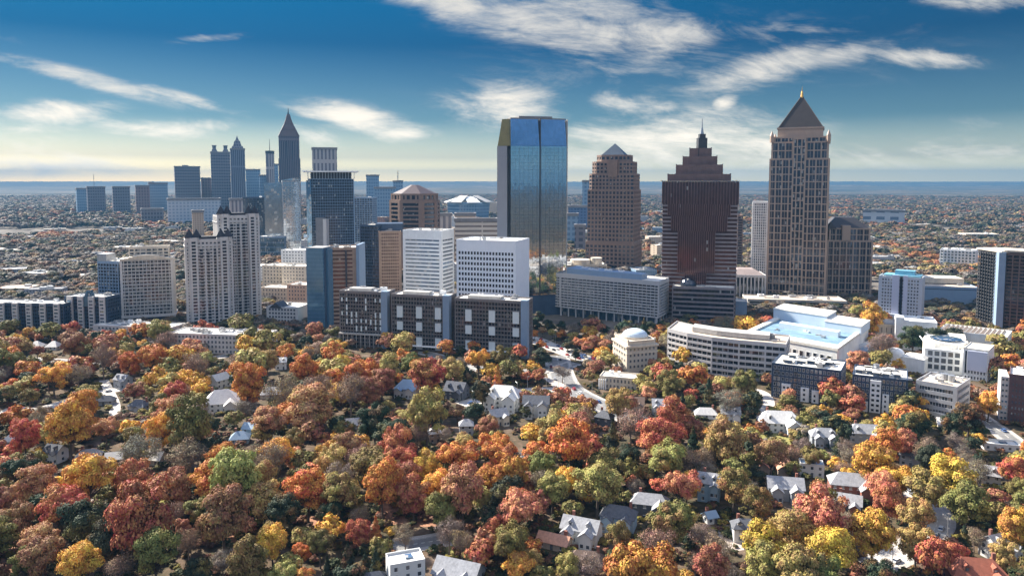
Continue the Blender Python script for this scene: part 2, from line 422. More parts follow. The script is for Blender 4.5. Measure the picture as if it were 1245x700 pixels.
# --- three-part apartment block in front of the white offices
DKB = mat('brown_grey_panel', (.20, .175, .165), .6)
line = [(413, 628), (474, 619), (548, 604), (637, 588)]
def tri_block(i, pxa, ya, pxb, yb, z1, label, lm):
    p = quadF(pxa, ya, pxb, yb, 20, 20); c = centroid(p); keep(p)
    r = tower('apartment_block', label, 'apartment block', p, z1, 3.3, DKB, GL_N, ROOFW, sp=.28, pier=(2.6, .45, .25), top=1.4, ins=.7, base=1.0, nu=9, seed=i+20, lm=lm, usz=(2, 7))
    A, B = p[0], p[1]; e, L = unit(A, B); o = (e[1], -e[0]); rnd = random.Random(i)
    PW = mat('white_balcony_screen', (.66, .72, .72), .55, .04)
    if i == 0:
        for q in range(9):
            for k in range(5):
                if rnd.random() < .62:
                    b = MB(); b.obox((A[0]+e[0]*(2+q*4.4)+o[0]*.5, A[1]+e[1]*(2+q*4.4)+o[1]*.5), e, 1.3, .45, 14+k*6+rnd.choice((0, 1.5)), 14+k*6+4.6); b.build('wall_panel', PW, r)
        part(r, 'podium', CONC, lambda b: (b.obox((A[0]+o[0]*2.5, A[1]+o[1]*2.5), e, L, 3, 11.2, 12.4), [b.obox((A[0]+e[0]*q*4+o[0]*2.3, A[1]+e[1]*q*4+o[1]*2.3), e, .5, .5, 0, 11.2) for q in range(int(L/4)+1)]))
    else:
        for u in ((.16, .5, .83) if i == 1 else (.2, .53, .86)):
            for (za, zb) in ((28, 38), (17.5, 25), (2, 12.5)):
                b = MB(); q = u*L-2.6
                b.obox((A[0]+e[0]*q+o[0]*1.3, A[1]+e[1]*q+o[1]*1.3), e, 5.2, 1.3, za, zb); b.build('balcony_screen', PW, r)
                b = MB(); b.obox((A[0]+e[0]*(q-.3)+o[0]*1.5, A[1]+e[1]*(q-.3)+o[1]*1.5), e, 5.8, 1.6, zb-.2, zb+.3); b.build('balcony_slab', CONC_D, r)
        part(r, 'storefront_canopy', WHITE, lambda b: b.obox((A[0]+o[0]*3.5, A[1]+o[1]*3.5), e, L*.94, 3.6, 4.4, 5.0))
    part(r, 'stair_tower', BLUEG, lambda b: b.obox((B[0]-e[0]*4.5+o[0]*.9, B[1]-e[1]*4.5+o[1]*.9), e, 5.5, 6, 0, z1+1.6))
    part(r, 'penthouse', CONC, lambda b: b.prism(qsub(p, .15, .62, .3, .75), z1, z1+2.6))
    return r
tri_block(0, 413, 630, 470, 620, 47.5, 'grey apartment block with scattered white panels, left end of the podium row', 'the white-panelled apartment block')
tri_block(1, 476, 618, 545, 604, 46.5, 'brown-grey apartment block with white screens, the middle one of the podium row', 'the middle podium apartment block')
tri_block(2, 553, 602, 640, 585, 45.5, 'brown-grey apartment block with white screens, the podium row end by the avenue', 'the podium apartment block by the avenue')

# --- the tall mirror glass tower
p = quadF(621, 768, 689, 783, 44, 110); c = centroid(p); keep(p)
r = empty('glass_tower', (*c, 0), 'tall mirror glass tower with a central fin and a sloping bronze shoulder', 'skyscraper'); landmark('the mirror glass tower', c[0], c[1])
pt = inset(p, 0.0); tp = [(a[0]*.985+c[0]*.015, a[1]+1.5) for a in p]
part(r, 'curtain_wall', GL_M, lambda b: (b.prism(p, 22, 178, False), b.prism(p, 178, 206, False, False, [(p[0][0]-.2, p[0][1]+3), (p[1][0]-1.2, p[1][1]+3), p[2], p[3]])))
A, B = p[0], p[1]; e, L = unit(A, B); o = (e[1], -e[0])
def grid(b):
    for k in range(1, 13):
        q = L*k/13; b.obox((A[0]+e[0]*q+o[0]*.10, A[1]+e[1]*q+o[1]*.10), e, .16, .3, 22, 178)
    for k in range(44):
        z = 24+k*3.6; b.obox((A[0]+o[0]*.08, A[1]+o[1]*.08), e, L, .2, z, z+.16)
part(r, 'mullion_grid', NAVY, grid)
part(r, 'fin', CHAR, lambda b: b.obox((A[0]+e[0]*L*.51+o[0]*1.0, A[1]+e[1]*L*.51+o[1]*1.0), e, 1.0, 2.2, 22, 206.6))
part(r, 'roof', CONC_D, lambda b: b.prism([(p[0][0]-.2, p[0][1]+3), (p[1][0]-1.2, p[1][1]+3), p[2], p[3]], 206, 207.2))
part(r, 'lobby', NAVY, lambda b: b.prism(inset(p, .8), 0, 22.2))
part(r, 'side_fin', CONC, lambda b: b.obox((B[0]-.3+o[0]*.5, B[1]+o[1]*.5), e, .9, 8, 22, 206))
q = quadF(604.5, 777, 616.5, 773, 40, 100); keep(q)
part(r, 'flank_wall', mat('grey_stone_flank', (.30, .30, .32), .5, .06), lambda b: (b.prism(q, 0, 178.3), [b.ring(inset(q, -.06), inset(q, .3), 3.6*k, 3.6*k+.9) for k in range(1, 49)]))
q2 = quadF(610.5, 779, 621.5, 775, 36, 190)
part(r, 'sloping_shoulder', mat('bronze_cladding', (.30, .24, .10), .4, .12, metal=.3), lambda b: b.prism(quadF(605, 777, 621.8, 772, 40, 180), 178.4, 206.3, True, False, q2))
part(r, 'recess', GL_N, lambda b: b.prism(quadF(616, 778, 621.6, 775, 40, 100), 0, 178.2))
part(r, 'mechanical_penthouse', CONC_D, lambda b: b.prism(qsub(p, .2, .8, .3, .8), 207, 210))

# --- brown stepped tower with copper pyramid
def cut_corner(poly, d):
    out = []; n = len(poly)
    for k in range(n):
        a, b, c = poly[k-1], poly[k], poly[(k+1) % n]; (e1, _), (e2, _) = unit(a, b), unit(b, c)
        out += [(b[0]-e1[0]*d, b[1]-e1[1]*d), (b[0]+e2[0]*d, b[1]+e2[1]*d)]
    return out
def scale_poly(poly, s, c=None):
    c = c or centroid(poly); return [((x-c[0])*s+c[0], (y-c[1])*s+c[1]) for x, y in poly]
TBR = mat('warm_brown_precast', (.25, .165, .125), .7)
p = quadF(714, 1120, 770, 1096, 58, 60); c = centroid(p)
r = empty('stepped_tower', (*c, 0), 'brown apartment tower with chamfered shoulders and a small dark pyramid roof', 'skyscraper'); keep(p); landmark('the brown pyramid-topped tower', c[0], c[1])
tower('', '', '', scale_poly(p, 1.06), 50, 6.2, TBR, GL_N, root=r, pier=(6.4, 2.4), sp=.38, nu=0, top=4, base=10, par=.6)
tower('', '', '', p, 128, 6.2, TBR, GL_N, root=r, z0=50, pier=(5.6, 2.1), sp=.38, nu=0, seed=5)
tower('', '', '', cut_corner(scale_poly(p, .97), 5), 152, 6.0, TBR, GL_N, root=r, z0=128, pier=(5.4, 2.2), sp=.4, nu=0, seed=5)
tower('', '', '', cut_corner(scale_poly(p, .88), 8), 170, 6.0, TBR, GL_N, root=r, z0=152, pier=(5.4, 2.4), sp=.42, nu=0, seed=6)
tower('', '', '', cut_corner(scale_poly(p, .72), 9), 180, 6.0, TBR, GL_N, root=r, z0=170, pier=(6, 2.6), sp=.5, nu=0, seed=7)
part(r, 'pyramid_roof', mat('slate_blue_metal', (.07, .09, .115), .45, .1), lambda b: b.pyramid(scale_poly(p, .52), 180.6, (c[0], c[1], 199)))
A, B = p[0], p[1]; e, L = unit(A, B); o = (e[1], -e[0])
part(r, 'top_bay', TBR, lambda b: b.obox((A[0]+e[0]*L*.44+o[0]*1.0, A[1]+e[1]*L*.44+o[1]*1.0), e, L*.2, 6, 148, 174))
part(r, 'arched_window', GL_N, lambda b: b.prism([(A[0]+e[0]*L*(.5+.17*cos(t))+o[0]*3.2, A[1]+e[1]*L*(.5+.17*cos(t))+o[1]*3.2) for t in (pi, 0)]+[(A[0]+e[0]*L*.67+o[0]*1, A[1]+e[1]*L*.67+o[1]), (A[0]+e[0]*L*.33+o[0], A[1]+e[1]*L*.33+o[1])], 0, 9))
def arch(b):
    pts = [(t, 9+8*sin(t)) for t in [pi*k/12 for k in range(13)]]
    b.face([(A[0]+e[0]*L*(.5+.17*cos(t))+o[0]*3.2, A[1]+e[1]*L*(.5+.17*cos(t))+o[1]*3.2, z) for t, z in reversed(pts)])
part(r, 'arch_head', GL_N, arch)

# --- ziggurat tower with spire
p = quadF(804, 751, 896, 733, 58, 60); zY = lambda px: 751-(px-804)/92*18; c = centroid(p)
r = empty('ziggurat_tower', (*c, 0), 'dark maroon tower with pale floor bands, stepped crown and a thin spire', 'skyscraper'); keep(p, 6); landmark('the stepped maroon tower', c[0], c[1])
tower('', '', '', p, 134, 4.0, BANDG, GL_R, root=r, sp=.42, ins=.6, nu=0, base=4, corner=0, top=1.5)
part(r, 'upper_shaft', GL_R, lambda b: b.prism(inset(p, -.2), 119, 141.6))
def shaft_ribs(b, pl, z0, z1, n):
    A, B = pl[0], pl[1]; e, L = unit(A, B)
    for k in range(n+1): b.obox((A[0]+e[0]*(L*k/n-.2)+e[1]*.5, A[1]+e[1]*(L*k/n-.2)-e[0]*.5), e, .45, .6, z0, z1)
part(r, 'shaft_ribs', MAROON, lambda b: shaft_ribs(b, inset(p, -.2), 118.6, 142.4, 26))
for (a, bb, zt, dy) in ((804, 896, 142.2, 0), (812, 888, 149, 5), (822, 878, 158.5, 10), (830, 871, 167, 15), (838, 864, 175.5, 20)):
    s = quadF(a, zY(a)+dy, bb, zY(bb)+dy, 58-2*dy, 140)
    def crown(b, s=s, zt=zt):
        b.prism(s, 141.8, zt, True)
        A, B = s[0], s[1]; e, L = unit(A, B); n = max(2, int(L/7))
        for k in range(n+1): b.obox((A[0]+e[0]*(L*k/n-.5)+e[1]*.35, A[1]+e[1]*(L*k/n-.5)-e[0]*.35), e, 1.0, 1.2, 141.9, zt+.6)
    part(r, 'crown_step', mat('dusky_granite', (.19, .125, .112), .5), crown)
cx_ = c[0]
part(r, 'lantern', CHAR, lambda b: (b.box(cx_-4.5, cx_+4.5, c[1]-8, c[1]+1, 160, 186), b.box(cx_-3, cx_+3, c[1]-7, c[1], 186, 190)))
part(r, 'spire', METAL, lambda b: (b.cyl(cx_, c[1]-3, 2.0, 190, 196, 10, 1.2), b.cyl(cx_, c[1]-3, .8, 196, 206, 8, .3)))
def bay(pa, pb, za, zb, pr):
    s = quadF(pa, zY(pa)-pr, pb, zY(pb)-pr, pr+2, (za+zb)/2); part(r, 'glazed_bay', GL_R, lambda b: b.prism(s, za, zb, True, True))
    part(r, 'bay_mullions', MAROON, lambda b: shaft_ribs(b, s, za, zb, int((pb-pa)/2.6)))
bay(812, 888, 107.5, 119, .9); bay(816, 884, 92, 107.4, 1.1); bay(824, 869, 49.5, 92, 1.3); bay(832, 858, 8, 49.4, 1.5)
pl = quadF(817, 728, 893, 712, 24, 20); keep(pl)
tower('', '', '', pl, 37.5, 4.6, BANDG, GL_N, root=r, sp=.4, nu=3, ins=.6, seed=8)
part(r, 'atrium_dome', GL_N, lambda b: b.dome(GX(838, 730, 38), 734, 8, 38, 8))

# --- the tallest granite tower with pyramid and gold finial
p = quadF(934, 897, 1007, 871, 62, 110); c = centroid(p)
GRT = mat('rose_granite', (.44, .315, .235), .5, .08)
r = empty('granite_tower', (*c, 0), 'tallest pink granite tower with copper pyramid roof and gold finial', 'skyscraper'); keep(p); landmark('the pyramid-roofed granite tower', c[0], c[1])
def gtower(root, pl, z0, z1, n, cols, seed=1, gm=GL_G):
    tower('', '', '', pl, z1, (z1-z0)/n, GRT, gm, root=root, z0=z0, sp=.13, ins=.7, pier=(area_w(pl)/cols, 1.5, .35), nu=0, corner=2.2, top=1.0, par=.8, seed=seed)
    tower_m(root, pl, z0, z1, cols*2)
def area_w(pl): return math.hypot(pl[1][0]-pl[0][0], pl[1][1]-pl[0][1])
def tower_m(root, pl, z0, z1, n):
    def f(b):
        for k in range(4):
            a, q = pl[k], pl[(k+1) % 4]; e, L = unit(a, q); o = (e[1], -e[0]); m = int(n*L/area_w(pl))
            for j in range(1, m):
                if j % 2: b.obox((a[0]+e[0]*(L*j/m-.2)-o[0]*.3, a[1]+e[1]*(L*j/m-.2)-o[1]*.3), e, .4, .5, z0, z1-.2)
    part(root, 'mullions', GRT, f)
gtower(r, scale_poly(p, 1.0), 0, 168, 19, 9)
gtower(r, scale_poly(p, .95), 168, 188, 2, 8, 2)
gtower(r, scale_poly(p, .88), 188, 194, 1, 7, 3)
A, B = p[0], p[1]; e, L = unit(A, B); o = (e[1], -e[0])
s = [(A[0]+e[0]*L*.39+o[0]*2.2, A[1]+e[1]*L*.39+o[1]*2.2), (A[0]+e[0]*L*.61+o[0]*2.2, A[1]+e[1]*L*.61+o[1]*2.2)]; s += [(s[1][0]-o[0]*3, s[1][1]-o[1]*3), (s[0][0]-o[0]*3, s[0][1]-o[1]*3)]
tower('', '', '', s, 192, 9, GRT, GL_D, root=r, sp=.13, ins=.5, pier=(5, 1.3, .3), nu=0, corner=1.6, top=1)
for k in range(4):
    q = scale_poly(p, .94)[k]; part(r, 'corner_pinnacle', GRT, lambda b: (b.cyl(q[0], q[1], 2.6, 188, 196, 8), b.cyl(q[0], q[1], 2.6, 196, 202, 8, .15)))
part(r, 'crown_wall', GRT, lambda b: (b.prism(scale_poly(p, .76), 194, 205), b.prism(scale_poly(p, .79), 204.2, 206)))
COP = mat('dark_copper_roof', (.05, .038, .033), .6, .15)
cz = scale_poly(p, .74)
def pyr(b):
    b.pyramid(cz, 206, (c[0], c[1], 246))
    for q in cz: b.beam((q[0], q[1], 206), (c[0], c[1], 246), .7)
part(r, 'pyramid_roof', COP, pyr)
part(r, 'finial', mat('gilded_metal', (.75, .42, .12), .3, .1, metal=.9), lambda b: (b.cyl(c[0], c[1], 2.2, 243, 248, 8, 1.2), b.cyl(c[0], c[1], 1.5, 248, 251, 8, .8), b.cyl(c[0], c[1], .6, 251, 257, 6, .05)))

# --- its lower sibling
p = quadF(1005, 905, 1061, 897, 50, 50); c = centroid(p)
r = empty('granite_office', (*c, 0), 'lower pink granite office block with dark hipped roof beside the tallest granite tower', 'office block'); keep(p); landmark('the hip-roofed granite office', c[0], c[1])
gtower(r, p, 0, 69, 8, 7, 4); gtower(r, scale_poly(p, .9), 69, 84, 2, 6, 5)
q4 = scale_poly(p, .84)
part(r, 'hipped_roof', mat('blackened_roof', (.06, .055, .06), .5, .1), lambda b: b.prism(q4, 85, 97, True, True, qsub(q4, .2, .72, .3, .7)))
part(r, 'corner_roof', COP, lambda b: b.pyramid(qsub(scale_poly(p, .96), 0, .2, 0, .3), 84, (qpt(p, .1, .15)[0], qpt(p, .1, .15)[1], 92)))
part(r, 'dormer', GRT, lambda b: b.prism(qsub(p, .32, .5, -.02, .25), 70, 88))

# --- terraced office with long bands behind the domed building
P0 = (GX(662, 792, 30), 792); P1 = (GX(681, 776, 30), 776); P2 = (GX(801, 712, 30), 712); P3 = (P2[0]+16, P2[1]+30); P4 = (P0[0]+30, P0[1]+38)
p = [P0, P1, P2, P3, P4]; c = centroid(p)
r = empty('banded_office', (*c, 0), 'long grey office block with eleven pale floor bands on slender columns', 'office block'); keep(p); landmark('the long banded office block', c[0], c[1])
PB = mat('pale_precast', (.50, .48, .47), .6, .06)
tower('', '', '', p, 44, 3.0, PB, GL_D, root=r, sp=.42, ins=1.3, nu=0, z0=9, top=3.4, corner=1.2, mull=(4.5, .35))
for a, q in ((P0, P1), (P1, P2), (P2, P3)):
    e, L = unit(a, q); n = max(1, int(L/9))
    for k in range(n+1): part(r, 'column', PB, lambda b: b.obox((a[0]+e[0]*(L*k/n*.96)-e[1]*1.2, a[1]+e[1]*(L*k/n*.96)+e[0]*1.2), e, 1.1, 1.1, 0, 9))
part(r, 'lobby', GL_B, lambda b: b.prism(inset(p, 6), 0, 9))
pq = [(P1[0]+6, P1[1]+8), (P2[0]-14, P2[1]+18), (P2[0]-6, P2[1]+30), (P1[0]+20, P1[1]+32)]
part(r, 'penthouse', BLUEG, lambda b: b.prism(pq, 44, 49.5)); units(r, pq, 49.5, 8, random.Random(4), size=(3, 8), hgt=(1, 2))
s = quadF(655, 845, 682, 850, 40, 30)
tower('office_block', 'sunlit white office block behind the left end of the long banded office', 'office block', s, 55, 4.4, CREAM, GL_B, sp=.55, nu=3, seed=12)
s = quadF(688, 880, 738, 884, 40, 30); r2 = tower('hotel_annex', 'low cream annex with rounded rooftop structures in front of the brown pyramid-topped tower', 'building', s, 41, 4.5, CREAM, GL_W, sp=.5, nu=7, seed=13, usz=(6, 14))
part(r2, 'rooftop_drum', CREAM, lambda b: (b.cyl(*qpt(s, .4, .4), 12, 41, 47, 24), b.cyl(*qpt(s, .8, .4), 7, 41, 49, 20)))

# --- left: twin cream towers with dark pyramids
MAY = mat('pale_grey_stucco', (.55, .525, .50), .7, .08)
def turrets(r, poly, z, pts):
    for (u, v) in pts:
        q = qpt(poly, u, v); e, L = unit(poly[0], poly[1])
        def f(b):
            s = [(q[0]-3.3, q[1]-3.3), (q[0]+3.3, q[1]-3.3), (q[0]+3.3, q[1]+3.3), (q[0]-3.3, q[1]+3.3)]
            b.cur = 0; b.prism(scale_poly(s, .86), z, z+2.5, True)
            b.cur = 1; b.prism(s, z+2.5, z+3.2, True, True); b.pyramid(scale_poly(s, .98), z+3.2, (q[0], q[1], z+11))
        part(r, 'turret', [MAY, mat('dark_slate', (.045, .045, .055), .5)], f)
def mayfair(pa, ya, pb, yb, z, label, lm, dep=26):
    p = quadF(pa, ya, pb, yb, dep, 50); c = centroid(p); r = empty('apartment_tower', (*c, 0), label, 'apartment tower'); keep(p); landmark(lm, *c)
    tower('', '', '', p, z, 3.1, MAY, GL_W, root=r, sp=.45, ins=.5, pier=(3.5, 1.5, .2), corner=1.8, nu=2, top=2)
    A, B = p[0], p[1]; e, L = unit(A, B); o = (e[1], -e[0])
    for u in (.10, .74):
        q = [(A[0]+e[0]*L*u+o[0]*2.4, A[1]+e[1]*L*u+o[1]*2.4)]; w = L*.16
        q += [(q[0][0]+e[0]*w, q[0][1]+e[1]*w)]; q += [(q[1][0]-o[0]*2.5, q[1][1]-o[1]*2.5), (q[0][0]-o[0]*2.5, q[0][1]-o[1]*2.5)]
        tower('', '', '', q, z+1.5, 3.1, MAY, GL_N, root=r, sp=.35, ins=.5, nu=0, corner=1.6, top=2.5)
    for u in (.34, .48, .62):
        part(r, 'balcony_stack', GL_N, lambda b: [b.obox((A[0]+e[0]*(L*u-1.2)+o[0]*.35, A[1]+e[1]*(L*u-1.2)+o[1]*.35), e, 2.4, .5, 3.1*k+1, 3.1*k+3.2) for k in range(1, int(z/3.1)-2)])
    part(r, 'attic', mat('dark_slate', (.045, .045, .055)), lambda b: b.prism(qsub(p, .34, .66, .03, .4), z, z+3.4))
    part(r, 'top_cornice', MAY, lambda b: b.ring(inset(p, -.7), inset(p, 1), z-6, z-5.2))
    turrets(r, p, z, ((.10, .1), (.25, .12), (.76, .12), (.91, .1)))
mayfair(226, 694, 284, 712, 86, 'pale grey apartment tower with pointed black turrets, the shorter and front of the pair', 'the shorter turreted tower')
mayfair(266, 728, 317, 748, 107, 'pale grey apartment tower with pointed black turrets, the taller and rear of the pair', 'the taller turreted tower', 28)

# --- arched white apartment block and dark slab at its side
p = quadF(147, 708, 211, 724, 26, 35); c = centroid(p); keep(p)
r = empty('apartment_block', (*c, 0), 'white balconied apartment block with gently arched roofline over a dark podium', 'apartment block'); landmark('the arched-roof apartment block', *c)
tower('', '', '', p, 66, 3.3, MAY, GL_W, root=r, z0=11, sp=.3, pier=(3.2, .5, .6), ins=1.4, corner=2, nu=0, top=1.2)
A, B = p[0], p[1]; e, L = unit(A, B)
part(r, 'arched_cornice', CREAM, lambda b: [b.obox((A[0]+e[0]*L*k/12-e[1]*-1.0, A[1]+e[1]*L*k/12-e[0]*1.0), e, L/12, 9, 66, 67.2+3.4*max(0, sin(pi*(k+.5-1)/10)) if 1 <= k <= 10 else 67.2) for k in range(12)])
tower('', '', '', qsub(p, .15, .92, .35, .95), 77, 3.4, CREAM, GL_W, root=r, z0=66, sp=.4, nu=3, pier=(5, 1.4), top=1.5)
part(r, 'podium', NAVY, lambda b: b.prism(inset(p, 1.5), 0, 11)); part(r, 'podium_band', PB, lambda b: (b.ring(inset(p, -1.2), inset(p, 1), 9.4, 11.2), b.obox((A[0]-1, A[1]-1.5), e, 3, 3, 0, 9.4), b.obox((B[0]-2, B[1]-1.5), e, 3.4, 3, 0, 9.4)))
p = quadF(120, 722, 145, 716, 24, 30); c = centroid(p)
r = tower('apartment_tower', 'narrow apartment tower with pale left strip beside the arched-roof block', 'apartment tower', p, 63, 3.3, BLUEG, GL_N, sp=.3, pier=(3.4, .5, .3), nu=2, lm='the narrow dark apartment tower')
part(r, 'pale_strip', MAY, lambda b: b.obox((p[0][0]+6, p[0][1]-1.2), (1, 0), 4, 3, 0, 58)); part(r, 'lift_house', METAL, lambda b: b.prism(qsub(p, .0, .45, 0, .5), 64, 71))
# --- long dark row with pale bays
def bayrow(pa, ya, pb, yb, z, label, lm, n, gable=False):
    p = quadF(pa, ya, pb, yb, 20, 15); c = centroid(p); A, B = p[0], p[1]; e, L = unit(A, B); o = (e[1], -e[0])
    r = tower('apartment_row', label, 'apartment block', p, z, 3.1, NAVY, GL_N, sp=.3, pier=(2.6, .35, .2), nu=9, lm=lm, seed=n)
    for k in range(n):
        q = L*(k+.35)/n; w = 5.2
        s = [(A[0]+e[0]*q+o[0]*1.8, A[1]+e[1]*q+o[1]*1.8), (A[0]+e[0]*(q+w)+o[0]*1.8, A[1]+e[1]*(q+w)+o[1]*1.8)]; s += [(s[1][0]-o[0]*1.9, s[1][1]-o[1]*1.9), (s[0][0]-o[0]*1.9, s[0][1]-o[1]*1.9)]
        def f(b, s=s):
            b.cur = 0; b.prism(s, 0, z+1.2, True)
            b.cur = 1
            for j in range(int(z/3.1)): b.obox((s[0][0]+e[0]*.8+o[0]*.06, s[0][1]+e[1]*.8+o[1]*.06), e, w-1.6, .3, 3.1*j+1.1, 3.1*j+2.6)
        part(r, 'bay', [MAY, GL_B], f)
    if gable: part(r, 'gable', GL_B, lambda b: b.prism([(A[0]+e[0]*L*.42+o[0]*1.4, A[1]+e[1]*L*.42+o[1]*1.4), (A[0]+e[0]*L*.66+o[0]*1.4, A[1]+e[1]*L*.66+o[1]*1.4), qpt(p, .66, .4), qpt(p, .42, .4)], z-8, z+6, True, False, [qpt(p, .53, -.02), qpt(p, .55, -.02), qpt(p, .55, .4), qpt(p, .53, .4)]))
bayrow(-22, 668, 78, 660, 31, 'long dark apartment row with pale projecting bays at the left edge', 'the long dark apartment row', 6)
bayrow(79, 672, 131, 668, 36, 'dark apartment row with narrow pale bays and a blue glazed gable', 'the gabled apartment row', 4, True)
# --- long white condominium under flat roofs
for (a, ya, b_, yb, z, lab) in ((113, 655, 205, 640, 13, 'flat white roofed wing of low apartments at the foot of the arched-roof block'), (205, 608, 321, 596, 15.5, 'long white flat-roofed condominium with dark dormers below the turreted towers')):
    p = quadF(a, ya, b_, yb, 24, 10); r = block('condominium', lab, 'condominium', p, z, 4, int((b_-a)/5), [0], MAY, GL_W, seed=int(a), nu=16, usz=(2, 6), fw=.5, lm='the long white condominium' if a > 150 else 'the low white apartment wing')
# --- cream cluster in mid-distance left
for (a, ya, b_, yb, dep, z, m, lab) in (
    (319, 905, 345, 900, 30, 38, CREAM, 'cream stone hotel block with vertical piers left of the blue glass slab'),
    (343, 880, 372, 876, 26, 40, CREAM, 'cream hotel wing with small square windows touching the blue glass slab'),
    (349, 800, 373, 796, 24, 29, mat('peach_stucco', (.62, .42, .31)), 'peach stucco block, the lowest of the cream cluster'),
    (317, 855, 350, 850, 24, 18, ROOFT, 'low tan garage in front of the cream hotel'),
    (342, 960, 371, 955, 24, 52, WHITE, 'small white block with blue shadows behind the cream hotel wing')):
    p = quadF(a, ya, b_, yb, dep, z*.6); block('city_block', lab, 'building', p, z, int(z/4), max(3, int((b_-a)/4)), [0], m, GL_W, nu=3, seed=int(a), fw=.4, fh_=.45, lm=None)
p = quadF(324, 722, 362, 716, 30, 15); r = block('school_building', 'grey-white gabled building below the cream cluster', 'building', p, 18, 5, 9, [0], MAY, GL_W, nu=2, seed=9, lm='the grey-white gabled building')
part(r, 'gable_roof', CHAR, lambda b: b.prism(qsub(p, .1, .5, -.03, .5), 18, 23, True, False, qsub(p, .29, .31, -.03, .5)))
# --- blue glass slab and tan office with it
p = quadF(373, 705, 393, 702, 22, 40); keep(p); c = centroid(p); SL = glass('pale_blue_glass', (.14, .27, .40), (.16, .30, .44), metal=.5, lit=0, rough=.12, wob=.004)
r = empty('glass_slab', (*c, 0), 'plain blue glass slab rising over low trees with a dark recessed joint', 'office tower'); landmark('the blue glass slab', *c)
part(r, 'curtain_wall', SL, lambda b: b.prism(p, 0, 78)); part(r, 'roof', ROOFG, lambda b: b.prism(inset(p, .3), 78, 78.6))
part(r, 'joint', NAVY, lambda b: b.prism(quadF(393, 705, 395, 704.6, 20, 40), 0, 78)); part(r, 'rear_slab', SL, lambda b: b.prism(quadF(395, 708, 399.4, 707, 22, 40), 0, 77))
part(r, 'floor_joints', BLUEG, lambda b: [b.ring(inset(p, -.04), inset(p, .2), 3.9*k, 3.9*k+.12) for k in range(1, 20)])
p = quadF(399.5, 715, 434, 720, 30, 40)
r = tower('tan_office', 'tan office block with dark ribbon windows right of the blue glass slab', 'office block', p, 76.5, 3.9, TAN, GL_R, sp=.6, nu=5, corner=4, ins=.4, lm='the tan office block')
part(r, 'blue_edge_wall', BLUEG, lambda b: b.prism(quadF(433.5, 719, 437, 719, 31, 40), 0, 80)); part(r, 'stair_slot', CHAR, lambda b: b.prism(quadF(420, 716.4, 422, 716.7, 2, 50), 30, 75))
# --- brown pair between the tan office and the white tower
p = quadF(438, 905, 461, 898, 34, 50)
tower('dark_tower', 'dark smoked glass tower attached to the left of a brown brick one', 'office tower', p, 88, 4.0, NAVY, GL_N, sp=.3, nu=3, pier=(3, .3, .1), lm='the smoked glass tower')
p = quadF(461, 885, 488, 890, 36, 50)
r = tower('brick_tower', 'brown brick office tower with small square windows left of the white ribbon-windowed tower', 'office tower', p, 81, 4.0, TAN, GL_R, sp=.5, pier=(2.6, 1.2), nu=3, corner=2.5, lm='the brown brick tower')
part(r, 'penthouse', NAVY, lambda b: b.prism(quadF(457, 905, 489, 908, 30, 80), 80, 90))
# --- octagonal brown tower with pyramid roof
p = quadF(470, 1110, 529, 1106, 68, 80); c = centroid(p); oc = cut_corner(p, 20)
r = empty('octagonal_tower', (*c, 0), 'octagonal brown office tower under a low brown pyramid roof', 'office tower'); keep(p); landmark('the octagonal brown tower', *c)
tower('', '', '', oc, 112, 6.5, TBR, GL_N, root=r, sp=.36, ins=1.0, nu=0, corner=5, top=3)
tower('', '', '', scale_poly(oc, .94), 122, 6, TBR, GL_N, root=r, z0=112, sp=.3, ins=1.0, pier=(8, 3), nu=0, corner=4)
part(r, 'pyramid_roof', mat('brown_standing_seam', (.115, .08, .07), .5, .08), lambda b: b.prism(scale_poly(oc, .9), 122.5, 136, True, False, scale_poly(oc, .16)))
# --- overhanging-roof glass tower
p = quadF(375, 1103, 431, 1120, 50, 90); c = centroid(p); keep(p)
r = empty('glass_tower', (*c, 0), 'dark glass tower under a thin overhanging flat roof slab', 'skyscraper'); landmark('the overhanging-roof glass tower', *c)
tower('', '', '', p, 145, 4.2, BLUEG, GL_N, root=r, sp=.12, ins=.5, mull=(3.5, .3), nu=0, corner=1.2, top=.5, par=.4)
part(r, 'roof_slab', WHITE, lambda b: b.prism(inset(p, -7), 155.2, 157.0, True, True)); part(r, 'roof_screen', CHAR, lambda b: b.prism(inset(p, 4), 145, 155.2))
part(r, 'roof_struts', METAL, lambda b: [b.obox((qpt(p, u, 0)[0], qpt(p, u, 0)[1]), (1, 0), .8, .8, 145, 155.3) for u in [k/16 for k in range(17)]])
part(r, 'blue_glass_edge', GL_B, lambda b: b.prism(quadF(373, 1100, 379, 1101, 20, 90), 0, 143))  # strip of lighter blue glass along the left edge
part(r, 'lift_core', CONC_D, lambda b: b.prism(quadF(384, 1095, 393, 1094, 12, 60), 0, 88)); part(r, 'pale_core', MAY, lambda b: b.prism(quadF(393, 1094, 397, 1093.6, 12, 60), 0, 86))
# --- stepped pale glass towers, and the dark box in front of them
GP = glass('silver_glass', (.34, .38, .42), (.50, .52, .54), cell=(5, 5, 4), metal=.75, lit=.08, blind=(.5, .48, .44))
p = quadF(344, 1300, 366, 1310, 40, 80); r = tower('silver_tower', 'silver glass tower with slanted roofline in front of the spired downtown skyscraper', 'skyscraper', p, 142, 4.5, METAL, GP, sp=.12, nu=0, mull=(5, .5), corner=1)
part(r, 'slanted_crown', GP, lambda b: (b.face([(p[0][0], p[0][1], 142), (p[1][0], p[1][1], 142), (p[1][0], p[1][1], 149), (p[0][0], p[0][1], 144)]), b.face([(p[1][0], p[1][1], 142), (p[2][0], p[2][1], 142), (p[2][0], p[2][1], 149), (p[1][0], p[1][1], 149)]), b.face([(p[0][0], p[0][1], 144), (p[1][0], p[1][1], 149), (p[2][0], p[2][1], 149), (p[3][0], p[3][1], 144)])))
